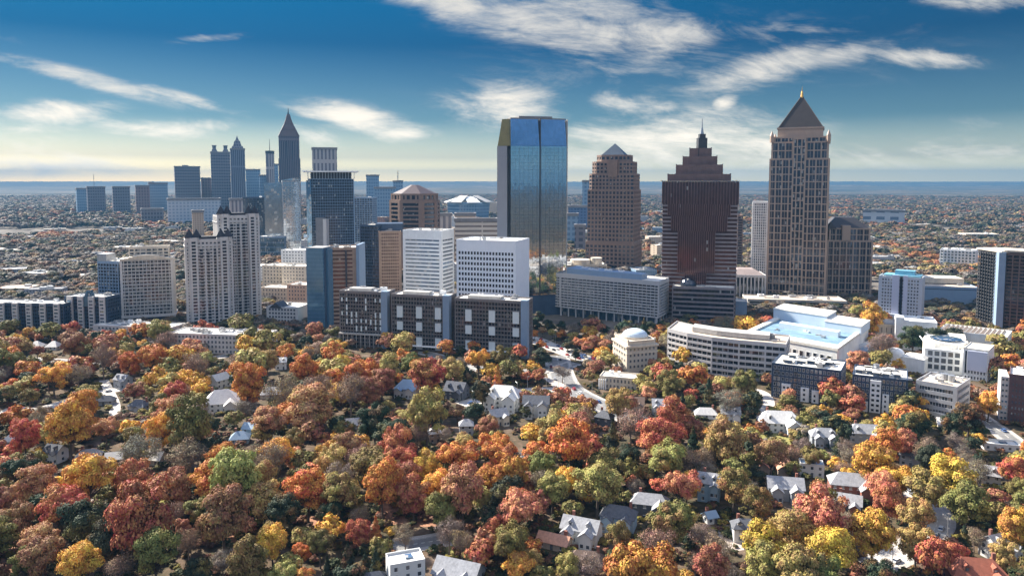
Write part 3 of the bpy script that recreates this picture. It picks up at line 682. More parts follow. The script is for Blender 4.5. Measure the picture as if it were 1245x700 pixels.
part(r, 'lower_volume', GP, lambda b: b.prism(quadF(322, 1330, 344, 1326, 30, 80), 0, 139))
p = quadF(296, 1405, 345, 1430, 45, 70); tower('glass_office', 'wide dark glass office box with a white parapet behind the taller turreted tower', 'office block', p, 110, 4.2, NAVY, GL_D, sp=.2, nu=3, mull=(6, .6), lm='the wide dark glass box')
p = quadF(312, 1300, 347, 1296, 30, 20); tower('glass_podium', 'low blue glass podium building at the foot of the wide dark glass box', 'building', p, 44, 8, BLUEG, GL_B, sp=.1, nu=2)
p = quadF(431, 1500, 453, 1498, 40, 60); tower('slate_tower', 'plain slate-blue tower peeking out behind the overhanging-roof glass tower', 'office tower', p, 108, 4.5, BLUEG, GL_D, sp=.3, nu=2, pier=(5, 1))
# --- right side
p = quadV(914, 932, 1010, 24, 60); r = tower('apartment_tower', 'slim white ribbed apartment tower left of the tallest granite tower', 'apartment tower', p, 113, 3.6, WHITE, GL_B, sp=.3, pier=(2.8, 1.2, .8), nu=2, corner=1.5)
p = quadF(896.5, 1150, 903, 1149, 24, 60); tower('slender_tower', 'slender dark slab just behind the right side of the stepped maroon tower', 'tower', p, 88, 4, BROWN, GL_N, sp=.4, nu=0)
p = quadF(886, 866, 931, 860, 40, 15); r = tower('pavilion', 'low grey colonnaded pavilion with hipped roof between the maroon and the granite tower', 'pavilion', p, 32, 26, PB, GL_D, sp=.05, pier=(4.2, 1.3, .8), nu=0, ins=2, par=.3, top=3, lm='the colonnaded pavilion')
part(r, 'hipped_roof', mat('taupe_roof', (.34, .27, .24), .6), lambda b: b.prism(inset(p, 1), 32.1, 38, True, False, inset(p, 12)))
p = quadF(890, 742, 908, 738, 20, 10); block('stair_block', 'small windowless grey block at the right foot of the stepped maroon tower', 'building', p, 20, 1, 1, [], BLUEG, GL_N, nu=1)
p = quadF(909, 815, 1030, 800, 36, 8); r = tower('parking_deck', 'wide two-level parking deck with sunlit tan roof behind the arts center', 'parking deck', p, 10.5, 3.4, CONC, GL_N, ROOFT, sp=.4, ins=2, nu=12, usz=(3, 10), lm='the tan-roofed parking deck')
p = quadF(1068, 731, 1121, 709, 22, 35); c = centroid(p); AP = mat('bluish_white_stucco', (.52, .55, .60), .7, .05)
r = tower('apartment_tower', 'blue-white apartment tower with a turquoise rooftop crown', 'apartment tower', p, 47.5, 3.2, AP, GL_W, sp=.5, pier=(2.6, 1.1, .15), nu=1, corner=2, lm='the blue-white apartment tower')
A, B = p[0], p[1]; e, L = unit(A, B)
for u, w in ((.30, .17), (.56, .10)):
    part(r, 'plain_panel', mat('lavender_shade', (.55, .57, .68), .6, .03), lambda b: b.obox((A[0]+e[0]*L*u, A[1]+e[1]*L*u-.8), e, L*w, 1, 12, 50))
part(r, 'glazed_slot', GL_N, lambda b: b.obox((A[0]+e[0]*L*.485, A[1]+e[1]*L*.485-.7), e, L*.06, 1, 4, 49)); part(r, 'base_block', AP, lambda b: b.obox((A[0]-2, A[1]-4), e, L*.5, 5, 0, 12))
part(r, 'rooftop_crown', mat('turquoise_metal', (.20, .42, .52), .4, .1), lambda b: (b.prism(qsub(p, .1, .95, .1, .9), 48.5, 50), b.prism(qsub(p, .35, .8, .3, .8), 50, 54)))
p = quadF(1188, 712, 1216, 676, 24, 40); q = quadF(1221, 676, 1290, 650, 26, 40); c = centroid(q)
r = empty('apartment_tower', (*centroid(p), 0), 'tall dark balconied apartment tower with a blank pale corner at the right edge', 'apartment tower'); keep(p); keep(q); landmark('the tall apartment tower', *centroid(p))
tower('', '', '', p, 75, 3.2, CHAR, GL_N, root=r, sp=.28, pier=(4.2, .5, .6), ins=1.5, nu=2, corner=.8)
tower('', '', '', q, 76, 3.2, BROWN, GL_N, root=r, sp=.25, pier=(5, 1.0, .3), ins=1.2, nu=3)
part(r, 'blank_corner', BLUEG, lambda b: b.prism(quadF(1212.5, 674, 1221, 672, 20, 40), 0, 77)); part(r, 'roof_slab', CREAM, lambda b: (b.prism(inset(p, -1.5), 76.6, 78, True, True), b.prism(inset(q, -1.5), 77.4, 79, True, True)))
p = quadV(1143, 1186, 1155, 30, 20); tower('apartment_block', 'white-blue apartment block among rust trees beyond the big grey parking deck', 'apartment block', p, 34, 4.4, WHITE, GL_B, sp=.45, pier=(5, 2, 1.2), nu=6, usz=(4, 9), lm='the white-blue apartment block')
p = quadF(1122, 835, 1190, 822, 60, 10); r = tower('parking_deck', 'big blue-grey parking deck with bright roof left of the tall apartment tower', 'parking deck', p, 22, 22, BLUEG, NAVY, ROOFT, sp=.96, nu=3, ins=.5, lm='the big grey parking deck')
part(r, 'upper_deck', CREAM, lambda b: b.prism(qsub(p, .02, .9, .5, .98), 23, 29))
# ================================================================== arts quarter and low offices
# arts center with sunken turquoise roof
fl = G(905, 404, 22); fr = G(1018, 424.5, 22); br = G(1056, 397, 22); bl = (fl[0]+br[0]-fr[0], fl[1]+br[1]-fr[1])
p = ccw([fl, fr, br, bl]); c = centroid(p)
r = empty('arts_center', (*c, 0), 'large white windowed hall with a sunken turquoise blue roof deck', 'arts center'); keep(p); landmark('the blue-roofed arts center', *c)
punched(r, p, 0, 21, 1, (13, 6), [0], WHITE, GL_N, fw=.5, fh_=.34, base=6, edge_pad=.04)
part(r, 'white_roof', ROOFW, lambda b: b.ring(inset(p, -.4), qsub(p, .06, .96, .12, .95), 20.6, 22.6))
part(r, 'blue_roof_deck', mat('turquoise_roof', (.19, .30, .38), .6, .35, .09), lambda b: b.prism(qsub(p, .05, .97, .11, .96), 20.9, 21.2))
BLW = mat('shade_blue_render', (.56, .64, .72), .6, .05)  # pale blue puts shade into the colour of the raised walls
part(r, 'inner_screen_wall', BLW, lambda b: b.prism(qsub(p, .2, .86, .42, .5), 21, 25.5))
part(r, 'rear_hall', BLW, lambda b: b.prism(qsub(p, -.02, .62, .74, 1.04), 21, 30)); part(r, 'rear_hall_roof', ROOFW, lambda b: b.prism(inset(qsub(p, -.02, .62, .74, 1.04), -.3), 30, 30.7, True, True))
part(r, 'fly_tower', BLW, lambda b: b.prism(qsub(p, .63, 1.02, .66, .98), 21, 27.5)); part(r, 'fly_tower_roof', ROOFW, lambda b: b.prism(inset(qsub(p, .63, 1.02, .66, .98), -.3), 27.5, 28.1, True, True))
units(r, qsub(p, .1, .9, .15, .7), 21.2, 7, random.Random(31), size=(2, 5), hgt=(.8, 2))
part(r, 'side_ramp', mat('glazed_side', (.22, .32, .42), .4), lambda b: b.prism(qsub(p, 1.02, 1.10, .1, .9), 0, 10))
# curved six-floor office
pts = [(811, 566), (835, 548), (865, 533), (898, 523), (930, 516), (955, 510)]
fr_ = [(GX(a, y, 12), y) for a, y in pts]; bk = [(x+14, y+30) for x, y in reversed(fr_)]
p = ccw(fr_+bk); c = centroid(p)
r = empty('curved_office', (*c, 0), 'curving concrete office with six pale bands and dark glazing in front of the arts center', 'office block'); keep(p); landmark('the curved banded office', *c)
tower('', '', '', p, 27.5, 4.3, PB, GL_D, ROOFT, root=r, sp=.40, ins=1.2, nu=0, corner=.6, top=1.8, mull=(4, .3))
part(r, 'penthouse', CONC, lambda b: b.prism([(x+6, y+9) for x, y in fr_[1:5]]+[(x+11, y+22) for x, y in reversed(fr_[1:5])], 28, 31.5)); 
units(r, [fr_[3], fr_[5], (fr_[5][0]+14, fr_[5][1]+26), (fr_[3][0]+14, fr_[3][1]+26)], 28, 7, random.Random(5))
# domed stone building
A = (GX(745, 566, 10), 566); B = (GX(762, 537, 10), 537); C_ = (GX(799, 546, 10), 546); D = (A[0]+C_[0]-B[0], A[1]+C_[1]-B[1])
p = ccw([A, B, C_, D]); p = p[p.index(A):]+p[:p.index(A)]; c = centroid(p)
ST = mat('limestone', (.52, .46, .38), .75, .08)
r = empty('domed_building', (*c, 0), 'square limestone building with a cornice and shallow blue-white dome', 'building'); keep(p); landmark('the domed limestone building', *c)
punched(r, p, 0, 20, 4, (5, 7), [0, 1], ST, GL_W, fw=.45, fh_=.45, base=3)
part(r, 'cornice', CREAM, lambda b: (b.ring(inset(p, -.9), inset(p, .5), 19.4, 20.8), b.ring(inset(p, -.3), inset(p, .3), 14.6, 15.3)))
part(r, 'attic', CREAM, lambda b: (b.prism(inset(p, 1.2), 20.2, 23.5), b.ring(inset(p, .8), inset(p, 2), 23.5, 24.2)))
part(r, 'dome_drum', CREAM, lambda b: b.cyl(c[0], c[1], 10.2, 23.5, 25.2, 32)); part(r, 'dome', mat('dome_metal', (.55, .64, .70), .35, .06), lambda b: b.dome(c[0], c[1], 9.6, 25.2, 5.2, 32, 7))
part(r, 'corner_urn', CREAM, lambda b: [b.cyl(q[0], q[1], .8, 23.5, 25.4, 8) for q in inset(p, 1.6)])
# low white pavilion in front of it
p = quadF(729, 500, 774, 492, 14, 5); r = block('pavilion', 'low white flat-roofed lodge below the domed limestone building', 'pavilion', p, 8, 2, 9, [0], CREAM, GL_W, fw=.45, nu=2, lm='the low white lodge')
part(r, 'portico', WHITE, lambda b: [b.cyl(qpt(p, u, -.12)[0], qpt(p, u, -.12)[1], .4, 0, 7, 10) for u in (0, .06, .12, .18)])
# dark apartment block, navy block and concrete office, front right
def lowapt(pa, ya, pb, yb, dep, z, rows, cols, wm, label, lm, seed, whites, nu=22):
    p = quadF(pa, ya, pb, yb, dep, 12); A, B = p[0], p[1]; e, L = unit(A, B); o = (e[1], -e[0])
    r = block('apartment_block', label, 'apartment block', p, z, rows, (cols, 5, 5), [0, 1, 3], wm, GL_W, fw=.5, fh_=.55, fm=PB, edge_pad=.02, lm=lm, nu=nu, seed=seed, usz=(2, 5))
    for (u, w, z0, z1) in whites:
        part(r, 'white_bay', WHITE, lambda b: b.obox((A[0]+e[0]*L*u+o[0]*1.4, A[1]+e[1]*L*u+o[1]*1.4), e, L*w, 1.5, z0, z1))
        for zz in np.arange(z0, z1-2, 3.1):
            for du in ((.15, .6) if w > .12 else (.3,)): part(r, 'bay_window', GL_N, lambda b: b.obox((A[0]+e[0]*L*(u+w*du)+o[0]*1.46, A[1]+e[1]*L*(u+w*du)+o[1]*1.46), e, L*w*.26, .3, zz+.9, zz+2.3))
    for u in (.08, .36, .8, .93):
        for zz in np.arange(3.4, z-3, 3.55): part(r, 'balcony', [CONC, CHAR], lambda b: (b.obox((A[0]+e[0]*L*(u-.03)+o[0]*1.3, A[1]+e[1]*L*(u-.03)+o[1]*1.3), e, L*.06, 1.4, zz, zz+.25), setattr(b, 'cur', 1), b.obox((A[0]+e[0]*L*(u-.03)+o[0]*1.28, A[1]+e[1]*L*(u-.03)+o[1]*1.28), e, L*.06, .1, zz+.25, zz+1.2)))
    rnd = random.Random(seed)
    for k in range(9):
        u, v = rnd.uniform(.03, .85), rnd.uniform(.1, .8); s = qsub(p, u, u+.11, v, v+.16)
        part(r, 'rooftop_cabin', [wm, ROOFW], lambda b: (setattr(b, 'cur', 0), b.prism(s, z, z+2.3), setattr(b, 'cur', 1), b.prism(inset(s, -.6), z+2.3, z+2.7, True, True)))
    return r
lowapt(938, 480, 1022, 459, 30, 22, 6, 16, NAVY, 'dark navy apartment block with white lower bays and cluttered white roof', 'the dark navy apartment block', 41, ((.16, .13, 0, 10), (.44, .12, 0, 9), (.6, .1, 0, 8)))
p = quadF(1016, 458, 1031, 455, 30, 12); 
lowapt(1036, 453, 1103, 439, 28, 21.5, 6, 13, NAVY, 'navy and white apartment block with a big white front bay', 'the navy and white apartment block', 42, ((.33, .2, 0, 20), (.2, .1, 0, 6), (.56, .12, 0, 12)))
p = quadF(1113, 446, 1163, 430, 28, 12); CO2 = mat('weathered_concrete', (.40, .40, .41), .8, .12)
r = tower('concrete_office', 'square grey concrete office with three window strips and tan roof', 'office block', p, 19.5, 4.6, CO2, GL_W, ROOFT, sp=.5, ins=.6, top=1.8, nu=8, corner=2.2, lm='the square concrete office', mull=(1.6, .25), seed=6, usz=(2.5, 6))
part(r, 'rooftop_cylinder', METAL, lambda b: [b.cyl(qpt(p, u, v)[0], qpt(p, u, v)[1], 2.0, 19.5, 23.5, 16) for u, v in ((.5, .6), (.68, .55))])
part(r, 'base_terrace', ROOFW, lambda b: b.prism([(p[0][0]+6, p[0][1]-6), (p[1][0]-2, p[1][1]-8), (p[1][0]-2, p[1][1]-.6), (p[0][0]+6, p[0][1]-.6)], 0, 3))
p = quadF(1216, 432, 1226, 430, 20, 14); q = quadF(1226, 429, 1275, 418, 22, 14)
r = block('brick_apartments', 'dark brick apartment house with a pale left strip at the right edge', 'apartment block', q, 28, 8, 10, [0], mat('dark_brick', (.13, .075, .075)), GL_W, fw=.42, fh_=.45, lm='the dark brick apartment house', nu=4)
keep(p); punched(r, p, 0, 26.5, 8, 2, [0], MAY, GL_B, fw=.6, fh_=.4)
# white art museum group
p = quadF(1089, 619, 1139, 607, 30, 15); r = block('museum_hall', 'blank white museum hall, the left and rearmost of the museum group', 'museum', p, 24, 1, 1, [], WHITE, GL_N, lm='the blank white museum hall', nu=2, seed=6)
part(r, 'stair_turret', WHITE, lambda b: b.prism(qsub(p, -.01, .2, -.03, .35), 0, 27.5))
p = quadF(1141, 602, 1224, 572, 32, 12); r = block('museum_wing', 'long white museum wing with saw-toothed skylight roof at the rear right of the museum group', 'museum', p, 19.5, 1, 1, [], WHITE, GL_N, lm='the long museum wing', nu=0)
part(r, 'skylight_rows', ROOFT, lambda b: [b.prism(qsub(p, .03+u*.07, .08+u*.07, .06, .94), 19.7, 21.0, True, False, qsub(p, .05+u*.07, .055+u*.07, .06, .94)) for u in range(13)])
part(r, 'entrance_recess', CONC_D, lambda b: b.obox((qpt(p, .16, -.01)[0], qpt(p, .16, -.01)[1]-.3), (1, 0), 6, 1, 8, 18))
p = quadF(1171, 524, 1201, 514, 24, 12); A, B = p[0], p[1]; e, L = unit(A, B); o = (e[1], -e[0]); c = centroid(p)
r = empty('museum_building', (*c, 0), 'white panelled museum with a blank lavender front wall and a round glazed atrium', 'museum'); keep(p); landmark('the white museum', *c)
punched(r, p, 0, 22, 2, (7, 5), [0, 1], WHITE, GL_W, fw=.5, fh_=.5, base=0, top=14)
LAV = mat('lavender_shade', (.55, .57, .68), .6, .03)  # lavender paints the shade onto the white front
part(r, 'shade_tinted_wall', LAV, lambda b: b.obox((A[0]+e[0]*L*.18+o[0]*.5, A[1]+e[1]*L*.18+o[1]*.5), e, L*.78, .6, 7, 21.2)); part(r, 'wall_slot', GL_N, lambda b: b.obox((A[0]+e[0]*L*.07+o[0]*.3, A[1]+e[1]*L*.07+o[1]*.3), e, L*.07, .4, 5, 21))
part(r, 'roof', ROOFW, lambda b: (b.prism(inset(p, .3), 22, 22.3), b.ring(p, inset(p, .4), 22, 23)))
q = quadF(1124, 545, 1171, 533, 30, 12); keep(q)
punched(r, q, 0, 17, 3, (5, 3), [0], WHITE, GL_W, fw=.7, fh_=.7, base=2)
def atr(b):
    for k in range(7):
        t = qpt(q, .1+k*.13, .3); b.beam((t[0], t[1], 17), (t[0]+2, t[1]+16, 22), .7); b.beam((t[0], t[1], 17), (t[0], t[1], 21), .6)
    b.ring(inset(q, -.2), inset(q, 1), 16.6, 17.8)
part(r, 'white_framework', WHITE, atr)
t = qpt(q, .55, .75); part(r, 'atrium_drum', ROOFW, lambda b: (b.cyl(t[0], t[1], 15, 0, 21, 32), b.cyl(t[0], t[1], 12, 21, 22.5, 32, 8)))
part(r, 'atrium_glazing', GL_B, lambda b: b.cyl(t[0], t[1], 11, 22.5, 23.2, 28, 5))
part(r, 'rear_wing', WHITE, lambda b: b.prism(qsub(q, .0, 1.1, 1.0, 1.7), 0, 21)); part(r, 'rear_wing_roof', ROOFW, lambda b: b.prism(inset(qsub(q, .0, 1.1, 1.0, 1.7), -.3), 21, 21.6, True, True))
s = quadF(1096, 545, 1124, 535, 16, 8); keep(s); part(r, 'barrel_wing', WHITE, lambda b: (b.prism(s, 0, 11), b.cyl(GX(1091, 548, 8), 552, 6.5, 0, 12.5, 28), b.dome(GX(1091, 548, 8), 552, 6.5, 12.5, 4, 28, 5)))
part(r, 'barrel_roof', ROOFW, lambda b: b.prism(inset(s, -.3), 11, 12.6, True, True, inset(s, 2.5)))
p = quadF(1062, 640, 1088, 633, 30, 12); block('museum_annex', 'bright white annex with a tan roof between arts center and museum hall', 'building', p, 17, 2, 4, [0], CREAM, GL_W, ROOFT, fw=.2, nu=2)
p = quadF(1040, 575, 1060, 590, 8, 8); block('link_wall', 'pale slanting link wall at the right side of the arts center', 'building', p, 12, 1, 1, [], AP, GL_N, nu=0)

# ================================================================== downtown, far off
DT = 3000.0
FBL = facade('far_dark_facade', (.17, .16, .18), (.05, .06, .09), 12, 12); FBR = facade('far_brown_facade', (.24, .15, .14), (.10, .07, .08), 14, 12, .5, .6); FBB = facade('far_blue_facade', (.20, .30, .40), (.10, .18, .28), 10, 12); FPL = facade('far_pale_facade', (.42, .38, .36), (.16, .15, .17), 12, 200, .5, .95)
def far(name, label, px0, px1, ytop, Y=DT, dep=90, m=FBL, cat='skyscraper', crown=None, z0=0):
    p = quadV(px0, px1, Y, dep*.6, 100); z = ZT(ytop, Y); c = centroid(p); keep(p)
    r = empty(name, (*c, 0), label, cat); 
    part(r, 'shaft', m, lambda b: b.prism(p, 0, z)); part(r, 'roof_edge', CONC_D, lambda b: b.ring(inset(p, -1.5), inset(p, 3), z-1, z+5))
    if crown: crown(r, p, z, c)
    return r
far('box_tower', 'broad flat-topped slate tower, leftmost tall one of the downtown cluster', 213, 244, 203.5, m=FBL, crown=lambda r, p, z, c: part(r, 'rooftop_unit', CONC_D, lambda b: b.prism(qsub(p, .3, .55, .3, .6), z, z+9)))
far('low_tower', 'lower maroon slab between the broad slate tower and the twin-crowned tower', 245, 275, 217.5, DT+80, m=FBR)
def twin(r, p, z, c):
    for u in (.2, .78):
        q = qsub(p, u-.19, u+.19, .1, .8); part(r, 'crown_turret', FBL, lambda b: (b.prism(q, z, z+16, True, False, scale_poly(q, .55)), b.prism(scale_poly(q, .5), z+16, z+27), b.prism(scale_poly(q, .62), z+27, z+31, True, True)))
far('twin_crown_tower', 'dark tower with two small crowned turrets', 257.5, 281, 186, m=FBL, crown=twin)
def needle(r, p, z, c):
    part(r, 'stepped_spire', FBL, lambda b: (b.prism(scale_poly(p, .92), z, z+14, True, False, scale_poly(p, .72)), b.prism(scale_poly(p, .6), z+14, z+34, True, False, scale_poly(p, .38)), b.prism(scale_poly(p, .3), z+34, z+44, True, False, scale_poly(p, .12)), b.cyl(c[0], c[1], 4, z+44, z+54, 8, .5)))
far('spired_tower', 'dark granite tower with stepped pointed top right of the twin-crowned tower', 281.5, 299, 182, DT-150, m=facade('far_fluted', (.15, .16, .20), (.05, .06, .1), 9, 200, .45, .97), crown=needle)
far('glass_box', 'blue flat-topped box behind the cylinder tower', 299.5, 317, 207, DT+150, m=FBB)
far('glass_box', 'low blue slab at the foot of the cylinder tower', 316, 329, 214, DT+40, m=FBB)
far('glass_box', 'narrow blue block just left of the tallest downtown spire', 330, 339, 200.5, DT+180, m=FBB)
c0 = (GX(324.5, DT, 200), DT+40); r = empty('cylinder_tower', (*c0, 0), 'thin round hotel tower with dark cap and mast', 'skyscraper'); z = ZT(183, DT); keep([(c0[0]-20, c0[1]-20), (c0[0]+20, c0[1]-20), (c0[0]+20, c0[1]+20), (c0[0]-20, c0[1]+20)])
part(r, 'shaft', FPL, lambda b: b.cyl(c0[0], c0[1], 17, 0, z-12, 24)); part(r, 'cap', CHAR, lambda b: b.cyl(c0[0], c0[1], 18, z-12, z, 24)); part(r, 'mast', CHAR, lambda b: b.cyl(c0[0], c0[1], 1.6, z, z+48, 6, .6))
# the tallest downtown spire
Yb = DT-250; p = quadV(339.5, 364.5, Yb, 60, 200); c = centroid(p); keep(p); zs = ZT(165, Yb); zt = ZT(131, Yb)
DB = facade('dark_red_granite', (.13, .085, .09), (.04, .035, .05), 8, 300, .5, .97)
r = empty('spire_skyscraper', (*c, 0), 'tallest downtown skyscraper tapering into an open pyramid and spire', 'skyscraper')
part(r, 'shaft', DB, lambda b: (b.prism(scale_poly(p, 1.06), 0, ZT(193, Yb)), b.prism(p, ZT(193, Yb)-.5, ZT(166, Yb))))
hh = [(166, 1.0), (158, .70), (151, .42), (144.5, .23), (138.5, .11)]
zs = ZT(166, Yb)
def op(b):
    for (y0, s0), (y1, s1) in zip(hh, hh[1:]):
        b.prism(scale_poly(p, s0*.96), ZT(y0, Yb), ZT(y1, Yb), True, False, scale_poly(p, s1*.96)); b.ring(scale_poly(p, s0), scale_poly(p, s0*.7), ZT(y0, Yb)-1, ZT(y0, Yb)+2.5)
        for k in range(4): b.beam((*scale_poly(p, s0)[k], ZT(y0, Yb)), (*scale_poly(p, s1)[k], ZT(y1, Yb)), 3)
part(r, 'open_pyramid', mat('gilded_lattice', (.13, .075, .065), .6, .1), op)
part(r, 'spire', CHAR, lambda b: (b.prism(scale_poly(p, .10), ZT(139, Yb), ZT(135, Yb), True, False, scale_poly(p, .05)), b.cyl(c[0], c[1], 2.6, ZT(138, Yb), ZT(130, Yb), 8, .6)))
part(r, 'corner_bay', DB, lambda b: [b.prism(scale_poly(qsub(p, u, u+.16, -.04, .2), 1), 0, ZT(172, Yb)) for u in (.18, .42, .66)])
far('ribbed_tower', 'grey-brown flat-topped tower with vertical ribs above the overhanging-roof glass tower', 380.5, 410.5, 181.5, 2000, 60, FPL)
far('tapered_block', 'dark block widening towards its base, on the horizon far left', 106, 128, 228, 3100, 80, FBL, 'tower', crown=lambda r, p, z, c: part(r, 'mast', CHAR, lambda b: b.cyl(c[0]-6, c[1], .9, z, z+55, 6)))
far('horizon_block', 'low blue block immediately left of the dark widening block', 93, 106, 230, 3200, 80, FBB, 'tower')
far('striped_tower', 'slate tower with a bright vertical stripe right of the dark widening block', 137, 158, 228, 3000, 70, FBL, 'tower', crown=lambda r, p, z, c: part(r, 'lit_stripe', WHITE, lambda b: b.prism(quadF(141, 2998, 145, 2998, 4, 90), 0, z-4)))  # white stripe paints in the tower's lit strip
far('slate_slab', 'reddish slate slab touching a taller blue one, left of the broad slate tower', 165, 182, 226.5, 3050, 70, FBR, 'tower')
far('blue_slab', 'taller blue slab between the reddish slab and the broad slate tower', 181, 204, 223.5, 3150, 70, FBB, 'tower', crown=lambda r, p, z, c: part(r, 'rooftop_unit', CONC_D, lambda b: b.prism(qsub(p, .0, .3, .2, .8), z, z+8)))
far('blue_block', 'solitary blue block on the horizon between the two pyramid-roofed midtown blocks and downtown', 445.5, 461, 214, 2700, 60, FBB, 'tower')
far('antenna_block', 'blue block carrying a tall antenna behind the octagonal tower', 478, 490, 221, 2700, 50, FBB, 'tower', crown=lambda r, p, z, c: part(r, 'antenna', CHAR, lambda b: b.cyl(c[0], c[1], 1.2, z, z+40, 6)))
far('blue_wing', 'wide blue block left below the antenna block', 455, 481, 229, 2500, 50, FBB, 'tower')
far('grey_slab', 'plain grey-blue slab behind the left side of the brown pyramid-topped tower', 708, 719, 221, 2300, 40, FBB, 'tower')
far('convention_hall', 'long pale blue hall in front of the broad slate tower', 203, 268, 243, 2350, 90, facade('far_white_facade', (.45, .50, .55), (.25, .33, .42), 14, 10), 'hall')
far('white_midrise', 'pale mid-rise with dark side below the spired granite tower', 279, 297, 243.5, 1900, 40, FPL, 'building')
far('tan_midrise', 'small tan block left of the taller turreted tower', 233, 247, 258, 1700, 30, facade('far_tan_facade', (.48, .36, .26), (.28, .2, .15), 7, 5), 'building')
far('blue_midrise', 'blue-grey block in front of the two slate slabs', 171, 198, 255, 2350, 50, FBL, 'building')
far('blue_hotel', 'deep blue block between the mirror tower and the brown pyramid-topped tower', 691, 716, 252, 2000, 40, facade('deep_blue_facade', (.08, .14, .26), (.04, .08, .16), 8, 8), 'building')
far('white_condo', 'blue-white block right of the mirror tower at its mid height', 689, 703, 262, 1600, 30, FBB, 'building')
far('dark_midrise', 'dark block right of the blue-white one beside the mirror tower', 699, 712, 276, 1450, 30, FBL, 'building')
far('garage_block', 'long white multi-storey garage left of the mirror tower', 553, 605, 269, 1250, 40, facade('garage_facade', (.62, .56, .48), (.15, .12, .11), 200, 8, .99, .45), 'garage')
far('cream_block', 'cream block with dark base above the white gridded office', 553, 578, 262, 1450, 40, facade('cream_facade', (.62, .48, .36), (.2, .12, .1), 10, 20, .6, .4), 'building')
far('grey_condo', 'grey ribbed block between the octagonal tower and the cream block', 532, 549, 262, 1500, 30, FPL, 'building')
# stadium with angular petals
c = (GX(570, 2750, 40), 2750)
r = empty('stadium', (*c, 0), 'stadium with angular white roof petals on the horizon', 'stadium'); keep([(c[0]-90, c[1]-80), (c[0]+90, c[1]-80), (c[0]+90, c[1]+80), (c[0]-90, c[1]+80)])
def oct_(rad, ry=1.0, ph=0): return [(c[0]+rad*cos(2*pi*k/8+ph), c[1]+rad*ry*sin(2*pi*k/8+ph)) for k in range(8)]
part(r, 'bowl', FBB, lambda b: b.prism(oct_(78, 1, pi/8), 0, 62, True, False, oct_(84, 1, pi/8)))
for k in range(8):
    t = 2*pi*k/8+.2; a = (c[0]+30*cos(t), c[1]+30*sin(t)); 
    def f(b, t=t, a=a):
        d = (cos(t), sin(t)); n = (-d[1], d[0]); q = [(a[0]-n[0]*18, a[1]-n[1]*18), (a[0]+n[0]*18, a[1]+n[1]*18), (a[0]+n[0]*30+d[0]*55, a[1]+n[1]*30+d[1]*55), (a[0]-n[0]*16+d[0]*60, a[1]-n[1]*16+d[1]*60)]
        q = ccw(q); i = [(*q[j], 84+(k % 2)*5 if (q[j][0]-c[0])**2+(q[j][1]-c[1])**2 < 50**2 else 66) for j in range(4)]
        b.face(i); b.face([(x, y, z-3) for x, y, z in reversed(i)])
        for j in range(4): u, v = i[j], i[(j+1) % 4]; b.face([(u[0], u[1], u[2]-3), (v[0], v[1], v[2]-3), v, u])
    part(r, 'roof_petal', [WHITE, CONC][k % 2], f)
p = quadF(1050, 2200, 1108, 2190, 110, 10); r = far('arena', 'long blue-white hall on the right among distant woods', 1050, 1100, 257, 2300, 120, facade('hall_facade', (.50, .52, .54), (.14, .18, .24), 14, 22, .6, .45), 'hall')
p = quadF(1174, 1760, 1215, 1750, 40, 10); tower('brick_school', 'low cream and brick building among the trees above the white-blue apartment block', 'building', p, 16, 8, CREAM, GL_D, ROOFW, sp=.4, nu=2, pier=(12, 4))
# ================================================================== ground, streets, lawns
def ground_mat():
    m, t, b = new_mat('ground_cover'); tc = t.new('ShaderNodeTexCoord').outputs['Object']
    sep = t.new('ShaderNodeSeparateXYZ'); t.l.new(tc, sep.inputs[0])
    a = t.noise(tc, .045, 6, .65); c = t.noise(tc, .35, 4, .6); d = t.noise(tc, .012, 4, .6)
    near = t.ramp(a, [(.32, (.030, .032, .016)), (.45, (.060, .052, .028)), (.56, (.11, .075, .05)), (.68, (.20, .155, .125))])
    near = t.mix(t.math('MULTIPLY', c, .5), near, t.ramp(c, [(.35, (.03, .03, .018)), (.7, (.24, .16, .11))]))
    e = t.noise(tc, .004, 8, .7); g = t.noise(tc, .0006, 5, .6)
    far = t.ramp(e, [(.35, (.020, .024, .016)), (.5, (.045, .040, .024)), (.58, (.085, .050, .026)), (.70, (.05, .05, .04))])
    far = t.mix(t.smooth(g, .45, .65), far, (.035, .036, .03, 1))
    city = t.ramp(d, [(.35, (.07, .07, .07)), (.5, (.16, .15, .14)), (.62, (.30, .27, .23))])
    yy = sep.outputs[1]
    col = t.mix(t.smooth(yy, 600.0, 760.0), near, t.mix(.55, near, city))
    col = t.mix(t.smooth(yy, 2200.0, 4200.0), col, far)
    col = t.mix(t.math('LESS_THAN', yy, -50.0), col, far)
    t.l.new(col, b.inputs['Base Color']); b.inputs['Roughness'].default_value = .95; b.inputs['Specular IOR Level'].default_value = .1
    return m
def mnoise(x): return sin(x)*.5+sin(x*2.7+1)*.3+sin(x*6.1)*.15+sin(x*13.7+2)*.1
def ridge(b, y, h, seed, amp=.5, foot=2500, hw=30000):
    n = 260; P = []
    for k in range(n+1):
        x = -hw+2*hw*k/n; P.append((x, y+foot*.25*mnoise(x*.0004+seed*2), h*(1-amp+amp*mnoise(x*.0007+seed))))
    for k in range(n):
        (x0, y0, h0), (x1, y1, h1) = P[k], P[k+1]
        b.face([(x0, y0-foot, -.5), (x1, y1-foot, -.5), (x1, y1, h1), (x0, y0, h0)]); b.face([(x0, y0, h0), (x1, y1, h1), (x1, y1+foot*.5, -.5), (x0, y0+foot*.5, -.5)])
